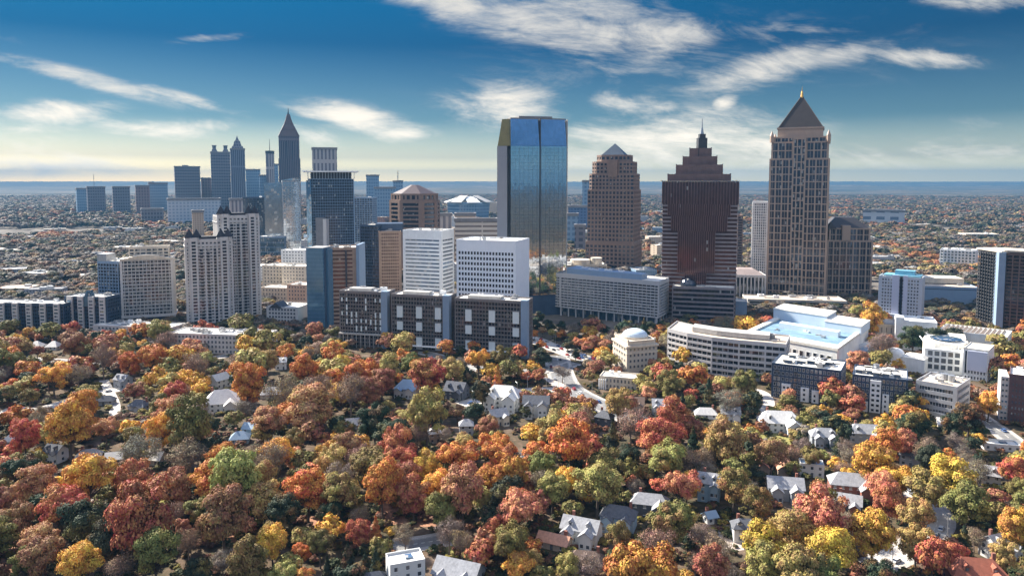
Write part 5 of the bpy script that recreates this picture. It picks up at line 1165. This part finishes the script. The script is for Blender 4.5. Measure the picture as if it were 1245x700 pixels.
# ================================================================== trees
def leaf_mat(name, src):
    m, t, b = new_mat(name)
    if src == 'object': base = t.new('ShaderNodeObjectInfo').outputs['Color']
    else:
        a = t.new('ShaderNodeAttribute', attribute_type='INSTANCER'); a.attribute_name = 'tcol'; base = a.outputs['Color']
    tc = t.new('ShaderNodeTexCoord').outputs['Object']; oi = t.new('ShaderNodeObjectInfo').outputs['Random']
    big = t.new('ShaderNodeTexNoise', noise_dimensions='4D'); t.l.new(tc, big.inputs['Vector']); t.l.new(t.math('MULTIPLY', oi, 50.0), big.inputs['W']); big.inputs['Scale'].default_value = 2.2; big.inputs['Detail'].default_value = 3
    # part of a crown turns before the rest: greener, browner or already thin
    base = t.mix(t.math('MULTIPLY', t.smooth(big.outputs['Fac'], .48, .66), .55), base, t.ramp(oi, [(0.0, (.16, .14, .04)), (.35, (.34, .22, .05)), (.65, (.24, .12, .07)), (1.0, (.42, .15, .05))]))
    geo = t.new('ShaderNodeNewGeometry'); ri = geo.outputs['Random Per Island']
    n = t.noise(tc, 4.5, 3, .6)
    hs = t.new('ShaderNodeHueSaturation'); t.l.new(base, hs.inputs['Color'])
    t.l.new(t.math('ADD', .503, t.math('ADD', t.math('MULTIPLY', t.math('SUBTRACT', n, .5), .14), t.math('MULTIPLY', t.math('SUBTRACT', ri, .5), .05))), hs.inputs['Hue'])
    hs.inputs['Saturation'].default_value = .97
    t.l.new(t.math('ADD', .55, t.math('ADD', t.math('MULTIPLY', ri, .5), t.math('MULTIPLY', n, .5))), hs.inputs['Value'])
    t.l.new(hs.outputs[0], b.inputs['Base Color']); b.inputs['Roughness'].default_value = .7; b.inputs['Specular IOR Level'].default_value = .15
    tr = t.new('ShaderNodeBsdfTranslucent'); t.l.new(hs.outputs[0], tr.inputs[0]); mx = t.new('ShaderNodeMixShader'); mx.inputs[0].default_value = .10
    t.l.new(b.outputs[0], mx.inputs[1]); t.l.new(tr.outputs[0], mx.inputs[2]); t.l.new(mx.outputs[0], t.n['Material Output'].inputs[0])
    return m
LEAF = leaf_mat('autumn_leaves', 'object'); LEAFI = leaf_mat('distant_leaves', 'inst'); BARK = mat('bark', (.11, .085, .07), .9, .3, 1.0); TWIG = mat('twig_bark', (.22, .17, .135), .9, .2, 1.0)
def quads_mesh(name, C, N, S, mats, rs):
    """leaf sprays: one quad per centre C with normal N and size S"""
    n = len(C); up = rs.normal(size=(n, 3)); a = np.cross(N, up); a /= np.linalg.norm(a, axis=1)[:, None]+1e-9; b = np.cross(N, a)
    a *= S[:, None]/2; b *= (S*rs.uniform(.6, 1.0, n))[:, None]/2
    V = np.stack([C-a-b*.6, C+a*.8-b, C+a+b*.7, C-a*.7+b], 1).reshape(-1, 3)
    me = bpy.data.meshes.new(name); me.vertices.add(4*n); me.vertices.foreach_set('co', V.ravel().astype(np.float32))
    me.loops.add(4*n); me.loops.foreach_set('vertex_index', np.arange(4*n, dtype=np.int32))
    me.polygons.add(n); me.polygons.foreach_set('loop_start', np.arange(0, 4*n, 4, dtype=np.int32)); me.polygons.foreach_set('loop_total', np.full(n, 4, np.int32))
    for m in mats: me.materials.append(m)
    me.update(calc_edges=True); return me
def lobes(rs, nl, rx, rz, zc, rmin, rmax, flat=.75):
    L = []
    for k in range(nl):
        for _ in range(30):
            d = rs.normal(size=3); d /= np.linalg.norm(d); q = rs.uniform(.35, 1)**.6
            c = np.array([d[0]*rx*q, d[1]*rx*q, zc+d[2]*rz*q]); r = rs.uniform(rmin, rmax)
            if math.hypot(c[0], c[1])+r*.75 < rx+.12 and (not L or min(np.linalg.norm(c-o)-.45*(r+s) for o, s in L) > 0): break
        L.append((c, r))
    L.append((np.array([0, 0, zc]), min(rx, rz)*.75)); return L
def crown_mesh(seed, n, size, nl=16, rx=.40, rz=.24, zc=.62, rmin=.10, rmax=.19, mat_=None, sparse=0.0, name='crown'):
    rs = np.random.RandomState(seed); L = lobes(rs, nl, rx, rz, zc, rmin, rmax); w = np.array([r*r for _, r in L]); w /= w.sum()
    k = rs.choice(len(L), n, p=w); cc = np.array([L[i][0] for i in k]); rr = np.array([L[i][1] for i in k])
    d = rs.normal(size=(n, 3)); d /= np.linalg.norm(d, axis=1)[:, None]; d[:, 2] = np.where(d[:, 2] < -.3, -d[:, 2]*.7, d[:, 2]); rad = rr*(1+rs.normal(0, .10, n))*rs.choice([1, 1, 1, .7], n)
    C = cc+d*rad[:, None]*np.array([1, 1, .82])
    out = C-np.array([0, 0, zc-.15]); out /= np.linalg.norm(out, axis=1)[:, None]+1e-9
    N = d*1.0+out*.35+np.array([0, 0, .15])+rs.normal(0, .33, (n, 3)); N /= np.linalg.norm(N, axis=1)[:, None]+1e-9
    return quads_mesh(name, C, N, size*rs.uniform(.6, 1.35, n), [mat_ or LEAF], rs), L
def trunk_mesh(seed, L, hz=.45, r=.022, name='trunk', m=None, extra=0):
    rs = np.random.RandomState(seed+5); b = MB()
    def limb(p, q, r0, r1, n=6):
        p, q = Vector(p), Vector(q); d = (q-p).normalized(); a = d.orthogonal().normalized(); c = d.cross(a)
        P0 = [tuple(p+(a*cos(2*pi*k/n)+c*sin(2*pi*k/n))*r0) for k in range(n)]; P1 = [tuple(q+(a*cos(2*pi*k/n)+c*sin(2*pi*k/n))*r1) for k in range(n)]
        for k in range(n): j = (k+1) % n; b.face([P0[k], P0[j], P1[j], P1[k]])
    bend = (rs.uniform(-.02, .02), rs.uniform(-.02, .02), hz*.6); top = (bend[0]*1.6, bend[1]*1.6, hz)
    limb((0, 0, -.01), bend, r*1.3, r, 8); limb(bend, top, r, r*.8, 8)
    for c, rr in L[:-1]:
        s = rs.uniform(.2, 1.0); o = Vector(bend).lerp(Vector(top), s); mid = o.lerp(Vector(c), .5)+Vector((0, 0, -.03))
        limb(o, mid, r*.5, r*.33); limb(mid, c, r*.33, r*.1)
        for _ in range(extra):
            d = Vector(rs.normal(size=3)).normalized(); e_ = Vector(c)+d*rr*rs.uniform(.7, 1.2); e_.z = max(e_.z, .2)
            s0 = mid.lerp(Vector(c), rs.uniform(.2, 1)); k = s0.lerp(e_, .5)+Vector(rs.normal(size=3))*.012
            limb(s0, k, r*.12, r*.08, 3); limb(k, e_, r*.08, r*.03, 3)
            for _ in range(3): limb(k.lerp(e_, rs.uniform(0, .8)), e_+Vector(rs.normal(size=3))*rr*.35, r*.06, r*.02, 3)
    me = bpy.data.meshes.new(name); me.from_pydata(b.v, [], b.f); me.materials.append(m or BARK); return me
TPL = {'broad': [], 'mid': [], 'bare': [], 'cone': [], 'tall': []}
for s in range(9):
    wide = (.40, .33, .60) if s % 3 else (.42, .25, .68)
    me, L = crown_mesh(100+s, 9500, .030, 24+s, *wide, .08, .16); TPL['broad'].append((me, trunk_mesh(s, L)))
for s in range(6):
    me, L = crown_mesh(200+s, 2600, .052, 15+s, .40, .25, .62, .10, .19); TPL['mid'].append((me, trunk_mesh(s, L)))
for s in range(4):
    me, L = crown_mesh(300+s, 2300, .022, 22, .40, .27, .62, .10, .18); TPL['bare'].append((me, trunk_mesh(s, L, r=.02, m=TWIG, extra=26)))
for s in range(4):
    rs = np.random.RandomState(s); n = 4200; z = rs.uniform(.04, 1, n)**1.15; rad = (1-z)**.75*(.34 if s < 2 else .40)*(.78+.22*np.sin(z*38+rs.uniform(0, 6)))*rs.uniform(.75, 1.05, n); a = rs.uniform(0, 2*pi, n)
    C = np.stack([rad*np.cos(a), rad*np.sin(a), z], 1); N = np.stack([np.cos(a), np.sin(a), np.full(n, .5)], 1)+rs.normal(0, .4, (n, 3)); N /= np.linalg.norm(N, axis=1)[:, None]
    TPL['cone'].append((quads_mesh('crown', C, N, .040*rs.uniform(.6, 1.3, n), [LEAF], rs), trunk_mesh(s, [(np.array([0, 0, .9]), .05)], .5, .02)))
for s in range(3):
    me, L = crown_mesh(500+s, 4600, .036, 14, .27, .36, .56, .09, .17); TPL['tall'].append((me, trunk_mesh(s, L)))
PAL = {  # colour word, linear leaf colour
    'Y': ('golden yellow', (.60, .32, .050)), 'y': ('yellow-green', (.34, .27, .085)), 'G': ('olive green', (.17, .15, .045)), 'D': ('dark green', (.035, .050, .028)),
    'O': ('orange', (.50, .175, .040)), 'R': ('red', (.42, .115, .060)), 'U': ('rust brown', (.30, .125, .070)), 'P': ('pinkish bare', (.28, .18, .125)), 'C': ('dark conical', (.032, .046, .026)), 'o': ('orange conical', (.52, .15, .035)), 'S': ('salmon orange', (.50, .21, .11)), 'Q': ('grey bare', (.23, .19, .155))}
TREES = []
def add_tree(px, py, wpx, code, rnd, sk=None):
    kind = {'C': 'cone', 'o': 'cone', 'P': 'bare', 'Q': 'bare'}.get(code, 'broad')
    if kind == 'broad' and wpx < 27: kind = 'mid'
    if code == 'D' and wpx < 26: kind = 'tall'
    asp = {'cone': 1.9, 'tall': 1.25}.get(kind, rnd.uniform(1.2, 1.6) if wpx > 26 else rnd.uniform(1.0, 1.3)); fac = {'cone': .5, 'tall': .56}.get(kind, .72)
    y = 500.0
    for _ in range(6): h = wpx*y/F*asp*1.0; y = GY(py, min(h*fac, 60))
    x = GX(px, y, h*fac); TREES.append([x, y, wpx*y/F, h, kind, code, px, py, wpx])
ht = random.Random(3)
HT = """8,419,22,y 30,417,24,y 88,413,42,U 18,436,28,G 45,424,16,U 58,433,20,y 65,452,38,Y 35,457,18,R 15,463,16,O 95,450,30,P 125,428,30,P 145,411,26,O 158,436,28,O 183,430,36,O 170,399,20,S
195,396,32,y 127,405,18,R 212,438,16,y 240,438,36,P 252,432,20,y 290,434,24,P 316,432,26,y 300,455,48,O 162,472,26,U 213,472,34,R 108,474,30,y 100,484,38,Y 8,475,24,G 35,478,24,G 15,500,22,R
84,506,58,Y 30,521,38,R 128,516,32,S 150,515,20,G 195,490,32,G 228,506,62,G 197,516,40,Y 285,505,26,G 170,540,50,Q 320,520,28,y 240,542,28,D 270,551,40,O 310,548,30,P
15,546,26,R 42,578,54,S 108,574,66,Y 160,574,50,R 75,608,56,R 20,625,48,U 172,612,84,R 214,582,46,U 272,610,68,U 286,564,66,y 28,676,34,G 97,678,50,Y 145,682,42,P 302,675,52,G 328,645,28,y 5,692,18,U
130,650,50,D 190,664,60,G 240,690,40,D 120,628,30,U 225,640,30,U
325,432,30,y 347,424,26,O 370,443,34,O 415,438,26,Y 440,446,42,O 470,441,34,y 500,438,28,G 518,452,54,R 549,445,32,y 582,433,28,Y 609,430,28,G 375,482,66,S 342,470,46,P 385,466,42,P 426,466,42,P 448,470,38,U
455,505,44,D 519,491,54,y 490,506,24,y 586,470,28,D 605,461,20,o 556,497,24,U 576,496,26,D 593,516,34,U 326,508,44,S 418,520,28,G 357,531,30,G 382,528,18,U 396,546,32,O 325,552,46,P 508,521,36,P 482,532,46,R
560,541,38,y 602,536,42,O 440,552,42,P 521,558,38,Y 540,525,20,Q 355,576,16,o 380,586,36,G 412,592,50,y 465,577,54,O 487,550,42,R 503,592,48,R 563,585,60,S 558,549,50,O 606,548,46,O 622,572,48,O
435,641,36,R 457,644,20,o 476,643,18,Y 492,646,30,P 331,652,42,Y 366,667,28,O 389,656,36,G 423,680,24,C 444,682,15,C 457,684,22,C 398,692,20,C 478,672,14,U 546,641,36,Q 562,652,30,P 602,636,30,R
622,650,46,G 345,692,42,y 371,696,26,O 570,672,18,y 345,615,46,D 535,612,44,G 400,618,34,D
672,403,12,y 686,405,10,S 702,414,15,S 713,419,16,S 732,427,26,Y 640,455,16,R 655,453,20,R 657,476,24,U 684,449,24,Q 752,483,36,y 767,487,22,U 787,468,24,y 813,461,34,G 841,459,16,U 840,477,20,R
856,476,16,D 869,466,20,G 905,461,34,G 886,481,36,Q 812,479,14,y 672,512,50,y 708,502,28,P 768,507,44,P 820,500,44,R 800,526,60,R 841,516,36,U 881,526,56,y 745,537,30,C 692,532,62,O 812,551,58,y
737,560,50,G 655,547,42,O 860,549,32,P 805,396,12,D 842,392,18,O 823,394,26,U 880,391,28,Q 919,391,20,R 935,389,22,R 927,392,18,U 897,392,20,U 726,577,62,y 661,560,42,G 769,583,22,R 800,587,24,R 835,582,36,Y 892,584,46,G
921,604,42,G 632,612,52,S 622,652,50,G 630,682,40,Y 648,676,30,y 692,684,36,y 715,682,40,Q 752,644,34,G 818,628,56,G 800,652,44,P 782,684,84,O 856,646,36,Q 836,657,20,D 866,682,46,U 928,655,58,Y
937,548,40,U 966,526,18,y 986,551,30,G 999,551,18,y 1023,533,22,C 966,578,17,C 941,580,15,C 918,578,24,D 1065,552,58,Y 1079,534,38,O 1101,532,32,S 1126,540,30,P 1131,554,34,D 1031,573,20,Y 1053,574,18,R
1087,578,48,Y 1081,602,44,R 1127,585,52,y 1161,572,56,Y 1190,567,32,Q 1191,531,18,Y 1233,568,38,R 1240,592,30,G 1212,613,26,R 1176,603,54,G 1192,632,24,D 1116,622,44,y 1061,637,58,Y 1114,652,44,y
1002,612,74,S 962,636,58,y 1011,662,62,Y 932,676,52,y 1158,670,36,R 1236,632,44,Y 1221,668,36,y 1000,692,52,G 1070,696,50,D 1128,694,13,O 969,686,60,y 1043,434,30,S 1091,426,14,O 1078,433,9,D 990,498,20,y
1003,507,13,O 1036,501,22,U 1016,513,16,O 1210,441,26,U 1229,446,20,Y 1238,438,16,U 1178,500,40,D 1202,487,30,Y 1190,520,26,D 1159,512,30,D 1060,380,34,Y 1076,385,20,O 1041,376,20,y 1110,405,34,D 1135,406,34,D 1160,408,28,D
905,440,20,D 912,476,26,G 870,440,18,D 700,430,12,D 600,440,26,D 622,436,26,D 660,432,22,D 690,418,14,D 745,405,18,Q 725,398,20,D 762,398,22,D 790,400,18,D 815,412,14,D 560,425,14,D 640,500,14,D 652,394,14,D 668,395,16,D 684,398,16,D 702,400,15,D 718,401,16,D 735,403,15,D 752,402,14,Q 650,404,12,O 660,400,12,U 776,404,16,D 655,386,14,D"""
for s in HT.split():
    a, b_, c_, d_ = s.split(','); add_tree(float(a), float(b_), float(c_), d_, ht)
NH = len(TREES)
RCELL = set()
for path, hw in ROADS:
    for a, q in zip(path, path[1:]):
        n_ = max(1, int(math.hypot(q[0]-a[0], q[1]-a[1])/8))
        for k in range(n_): RCELL.add((int((a[0]+(q[0]-a[0])*k/n_)//22), int((a[1]+(q[1]-a[1])*k/n_)//22)))
RPX = [PX(q[0], q[1], 0) for i in (0, 2, 3, 4, 6, 8) for q in ROADS[i][0]]
def near_road(x, y, pad=0):
    for path, hw in ROADS:
        for q in path[::2]:
            if (q[0]-x)**2+(q[1]-y)**2 < (hw+pad+3)**2: return True
    return False
# fill the gaps between the trees placed by hand
grid_ = {}
def cell(x, y): return int(x//20), int(y//20)
def put(t): grid_.setdefault(cell(t[0], t[1]), []).append(t)
def clash(x, y, r, f=.62):
    cx0, cy0 = cell(x, y)
    for i in range(cx0-2, cx0+3):
        for j in range(cy0-2, cy0+3):
            for t in grid_.get((i, j), ()):
                if (t[0]-x)**2+(t[1]-y)**2 < ((t[2]/2+r)*f)**2: return True
    return False
HP = [PX(f[0], f[1], 4) for f in FOOT if f[1] < 640]
for t in TREES: put(t)
rf = random.Random(21); FILL = []
from mathutils import noise as mn
for k in range(26000):
    y = rf.uniform(245, 660); x = rf.uniform(-.74, .74)*(y+20); w = rf.choice((8, 10, 12, 14, 16, 19) if y > 400 else (9, 13, 16, 18, 21))*rf.uniform(.85, 1.15)
    if clash(x, y, w/2, .76) or blocked(x, y) or near_road(x, y, w*.3): continue
    px, py = PX(x, y, w*.6); b0 = PX(x, y, 0)
    # keep the fronts of houses and offices open
    if any(abs(h[0]-px) < 16+w*F/y*.3 and 0 < b0[1]-h[1] < 14+w*1.25*F/y for h in HP): continue
    wp = w*F/y
    if 462 < px < 532 and py > 655: continue
    if any(abs(q[0]-px) < wp*.4 and -2 < b0[1]-q[1] < wp*.8 for q in RPX): continue
    v = mn.noise(Vector((x*.008, y*.008, 3.1))); u = rf.random()+v*.5
    code = 'U' if u < .16 else 'R' if u < .23 else 'O' if u < .35 else 'S' if u < .40 else 'y' if u < .54 else 'G' if u < .74 else 'D' if u < .84 else 'P' if u < .93 else 'Q'
    if rf.random() < .06: code = 'C'
    if rf.random() < .10: code = 'Y'
    kind = {'C': 'cone', 'P': 'bare', 'Q': 'bare'}.get(code, 'broad' if w > 14 else 'mid'); h = w*(1.9 if kind == 'cone' else rf.uniform(1.1, 1.5))
    if kind == 'cone': w *= .7; h = w*1.9
    t = [x, y, w, h, kind, code, px, py, w*F/y]; put(t); FILL.append(t)
FILL.sort(key=lambda t: -t[8])
NIND = 0
KN = {'broad': ('broadleaf_tree', 'tree', 'round-crowned trees in autumn colours'), 'mid': ('broadleaf_tree', 'tree', 'round-crowned trees in autumn colours'), 'tall': ('broadleaf_tree', 'tree', 'round-crowned trees in autumn colours'), 'bare': ('bare_tree', 'tree', 'half-bare trees'), 'cone': ('conical_tree', 'tree', 'conical trees')}
nb = sum(1 for t in TREES if t[4] in ('broad', 'mid', 'tall')); REST = []
for t in FILL:
    if t[4] in ('broad', 'mid'):
        if nb < 298: TREES.append(t); nb += 1
        else: REST.append(t)
    elif len(TREES) < 420: TREES.append(t)
    else: REST.append(t)
rt = random.Random(5); OBJ = []
for i, t in enumerate(TREES):
    x, y, w, h, kind, code, px, py, wpx = t; nm, cat, grp = KN[kind]
    T = TPL[kind]; cm, tm = T[rt.randrange(len(T))]
    r = empty(nm, (x, y, 0), None, cat, grp); r.rotation_euler = (0, 0, rt.uniform(0, 6.28)); wx = w*(1.08 if kind in ('broad', 'mid') else 1.45 if kind == 'cone' else 1.6 if kind == 'tall' else 1.15)
    r.scale = (wx, wx*rt.uniform(.9, 1.1), h)
    tk = bpy.data.objects.new('trunk', tm); COL.objects.link(tk); tk.parent = r
    cr = bpy.data.objects.new('crown', cm); COL.objects.link(cr); cr.parent = r
    c = PAL[code][1]; f = rt.uniform(.85, 1.15); hue = rt.uniform(.88, 1.12); cr.color = (min(1, c[0]*f*hue), min(1, c[1]*f/hue), c[2]*f, 1)
    OBJ.append((r, px, py, PAL[code][0], {'broad': 'tree', 'mid': 'tree', 'tall': 'tree', 'bare': 'tree', 'cone': 'tree'}[kind]))

# labels that single each one out, from what stands nearest to it in view
def autolabel(items, marks):
    used = {}
    for it in items:
        o, px, py, col, noun = it
        m = min(marks, key=lambda q: (q[1]-px)**2+((q[2]-py)*1.4)**2); dx, dy = px-m[1], py-m[2]
        rel = ('right of' if dx > 0 else 'left of') if abs(dx) > abs(dy)*1.2 else ('in front of' if dy > 0 else 'behind')
        used.setdefault((col, noun, rel, m[0]), []).append((math.hypot(dx, dy), o))
    for (col, noun, rel, m), L in used.items():
        L.sort(key=lambda q: q[0])
        for k, (_, o) in enumerate(L):
            pre = '' if len(L) == 1 else ('nearest ' if k == 0 else ORD[k]+' nearest ' if k < len(ORD) else f'number {k+1} nearest ')
            o['label'] = f'{pre}{col} {noun} {rel} {m}'
autolabel(OBJ, LANDMARK)
EDGE = [('the tallest downtown spire', 352, 230), ('the dark widening block', 117, 245), ('the broad slate tower', 228, 235), ('the stadium', 570, 232), ('the twin-crowned tower', 268, 240), ('the solitary blue block', 453, 228)]
LM2 = LANDMARK+EDGE
for it in LOW: tag(it[0], None, 'building', 'low buildings scattered between the far trees'); it[0]['label'] = ''
autolabel([(o, px, py, 'low '+c, 'building') for o, px, py, c, _ in LOW], LM2)

# ------------------------------------------------------------------ woods nobody could count
LOD = bpy.data.collections.new('woods_source')
def lod(name, n, size, seed, nl):
    me, L = crown_mesh(seed, n, size, nl, .40, .24, .60, .12, .20, LEAFI, name=name); o = bpy.data.objects.new(name, me); LOD.objects.link(o); return o
lods = [lod('wood_a%d' % k, 1500, .070, 600+k, 14) for k in range(3)]+[lod('wood_b%d' % k, 420, .125, 620+k, 10) for k in range(4)]+[lod('wood_c%d' % k, 110, .23, 640+k, 7) for k in range(3)]
lods.sort(key=lambda o: o.name)
def woods(name, pts):
    """pts: x, y, z, width, height, index, colour"""
    me = bpy.data.meshes.new(name); me.from_pydata([p[:3] for p in pts], [], [])
    def at(n, typ, dom, vals, prop):
        a = me.attributes.new(n, typ, dom); a.data.foreach_set(prop, np.array(vals, dtype=np.int32 if typ == 'INT' else np.float32).ravel())
    at('siz', 'FLOAT_VECTOR', 'POINT', [(p[3], p[3], p[4]) for p in pts], 'vector'); at('idx', 'INT', 'POINT', [p[5] for p in pts], 'value')
    at('rot', 'FLOAT_VECTOR', 'POINT', [(0, 0, (i*2.399) % 6.283) for i in range(len(pts))], 'vector'); at('tcol', 'FLOAT_COLOR', 'POINT', [(*p[6], 1) for p in pts], 'color')
    o = bpy.data.objects.new(name, me); COL.objects.link(o); tag(o, kind='stuff')
    ng = bpy.data.node_groups.new(name, 'GeometryNodeTree'); ng.interface.new_socket('Geometry', in_out='INPUT', socket_type='NodeSocketGeometry'); ng.interface.new_socket('Geometry', in_out='OUTPUT', socket_type='NodeSocketGeometry')
    N = ng.nodes; gi, go = N.new('NodeGroupInput'), N.new('NodeGroupOutput'); iop = N.new('GeometryNodeInstanceOnPoints'); ci = N.new('GeometryNodeCollectionInfo'); ci.inputs['Collection'].default_value = LOD; ci.inputs['Separate Children'].default_value = True; ci.inputs['Reset Children'].default_value = True
    iop.inputs['Pick Instance'].default_value = True
    for nm, sock, dt in (('siz', 'Scale', 'FLOAT_VECTOR'), ('idx', 'Instance Index', 'INT'), ('rot', 'Rotation', 'FLOAT_VECTOR')):
        a = N.new('GeometryNodeInputNamedAttribute'); a.data_type = dt; a.inputs[0].default_value = nm; ng.links.new([s for s in a.outputs if s.enabled and s.name == 'Attribute'][0], iop.inputs[sock])
    ng.links.new(gi.outputs[0], iop.inputs['Points']); ng.links.new(ci.outputs[0], iop.inputs['Instance']); ng.links.new(iop.outputs[0], go.inputs[0])
    o.modifiers.new('scatter', 'NODES').node_group = ng; return o
pts = []
for t in REST:
    c = PAL[t[5]][1]; f = rf.uniform(.8, 1.2); pts.append((t[0], t[1], 0, t[2]*1.2, t[3], rf.randrange(3), tuple(v*f for v in c)))
woods('woodland', pts)
BR = [((.13, .105, .085), 5), ((.16, .11, .075), 4), ((.23, .125, .06), 1.2), ((.09, .09, .055), 4), ((.04, .052, .035), 4), ((.17, .15, .135), 4), ((.27, .20, .08), .6), ((.32, .12, .06), .6)]
BW = [b_[1] for b_ in BR]; pts = []; rw = random.Random(9)
def far_ok(x, y, w):
    if blocked(x, y): return False
    return True
for (y0, y1, n, sz, i0, i1) in ((640, 1000, 5200, (9, 16), 0, 3), (1000, 1900, 10500, (13, 24), 3, 7), (1900, 3600, 19000, (15, 30), 7, 10), (3600, 7000, 26000, (18, 40), 7, 10)):
    for k in range(n):
        y = math.sqrt(rw.uniform(y0*y0, y1*y1)); x = rw.uniform(-.74, .74)*y; px = CX+F*x/y
        core = math.exp(-((px-560)/270)**4) if y < 3300 else 0; v = mn.noise(Vector((x*.0035, y*.0022, 0)))
        if rw.random() < core*.72 or v+rw.uniform(-.15, .15) > .32 or (y < 3600 and blocked(x, y)): continue
        if (int(x//22), int(y//22)) in RCELL or (y < 760 and near_road(x, y)): continue
        w = rw.uniform(*sz); v2 = mn.noise(Vector((x*.006+9, y*.003, 5))); c = rw.choices(BR, BW)[0][0] if rw.random() > (v2-.28)*2.4 else rw.choice(((.36, .15, .06), (.32, .12, .06), (.34, .20, .08))); f = rw.uniform(.75, 1.25)*(1.15 if v > 0 else .95)
        pts.append((x, y, 0, w*1.2, w*rw.uniform(.6, .9) if y < 3600 else w*.45, rw.randrange(i0, i1), tuple(q*f for q in c)))
woods('distant_woods', pts)
# shrubs and hedges under the near trees
pts = []
for k in range(7000):
    y = rw.uniform(245, 660); x = rw.uniform(-.72, .72)*(y+10); w = rw.uniform(2.0, 5.0)
    if blocked(x, y) or near_road(x, y, -1.5): continue
    c = rw.choice(((.04, .05, .02), (.05, .06, .025), (.09, .08, .03), (.16, .07, .04), (.10, .05, .035), (.20, .16, .03))); pts.append((x, y, -.25*w, w*1.3, w*.95, rw.randrange(3, 7), c))
woods('undergrowth', pts)

# ------------------------------------------------------------------ air
hz = bpy.data.materials.new('haze'); hz.use_nodes = True; t = NT(hz.node_tree); t.n.remove(t.n['Principled BSDF'])
v = t.new('ShaderNodeVolumePrincipled'); v.inputs['Color'].default_value = (*HAZE_COL, 1); v.inputs['Density'].default_value = HAZE_D; v.inputs['Anisotropy'].default_value = 0.0
t.l.new(v.outputs[0], t.n['Material Output'].inputs['Volume'])
b = MB(); b.box(-24100, 24100, -24100, 24100, -1.0, 480.0)
tag(b.build('haze', hz), kind='stuff')
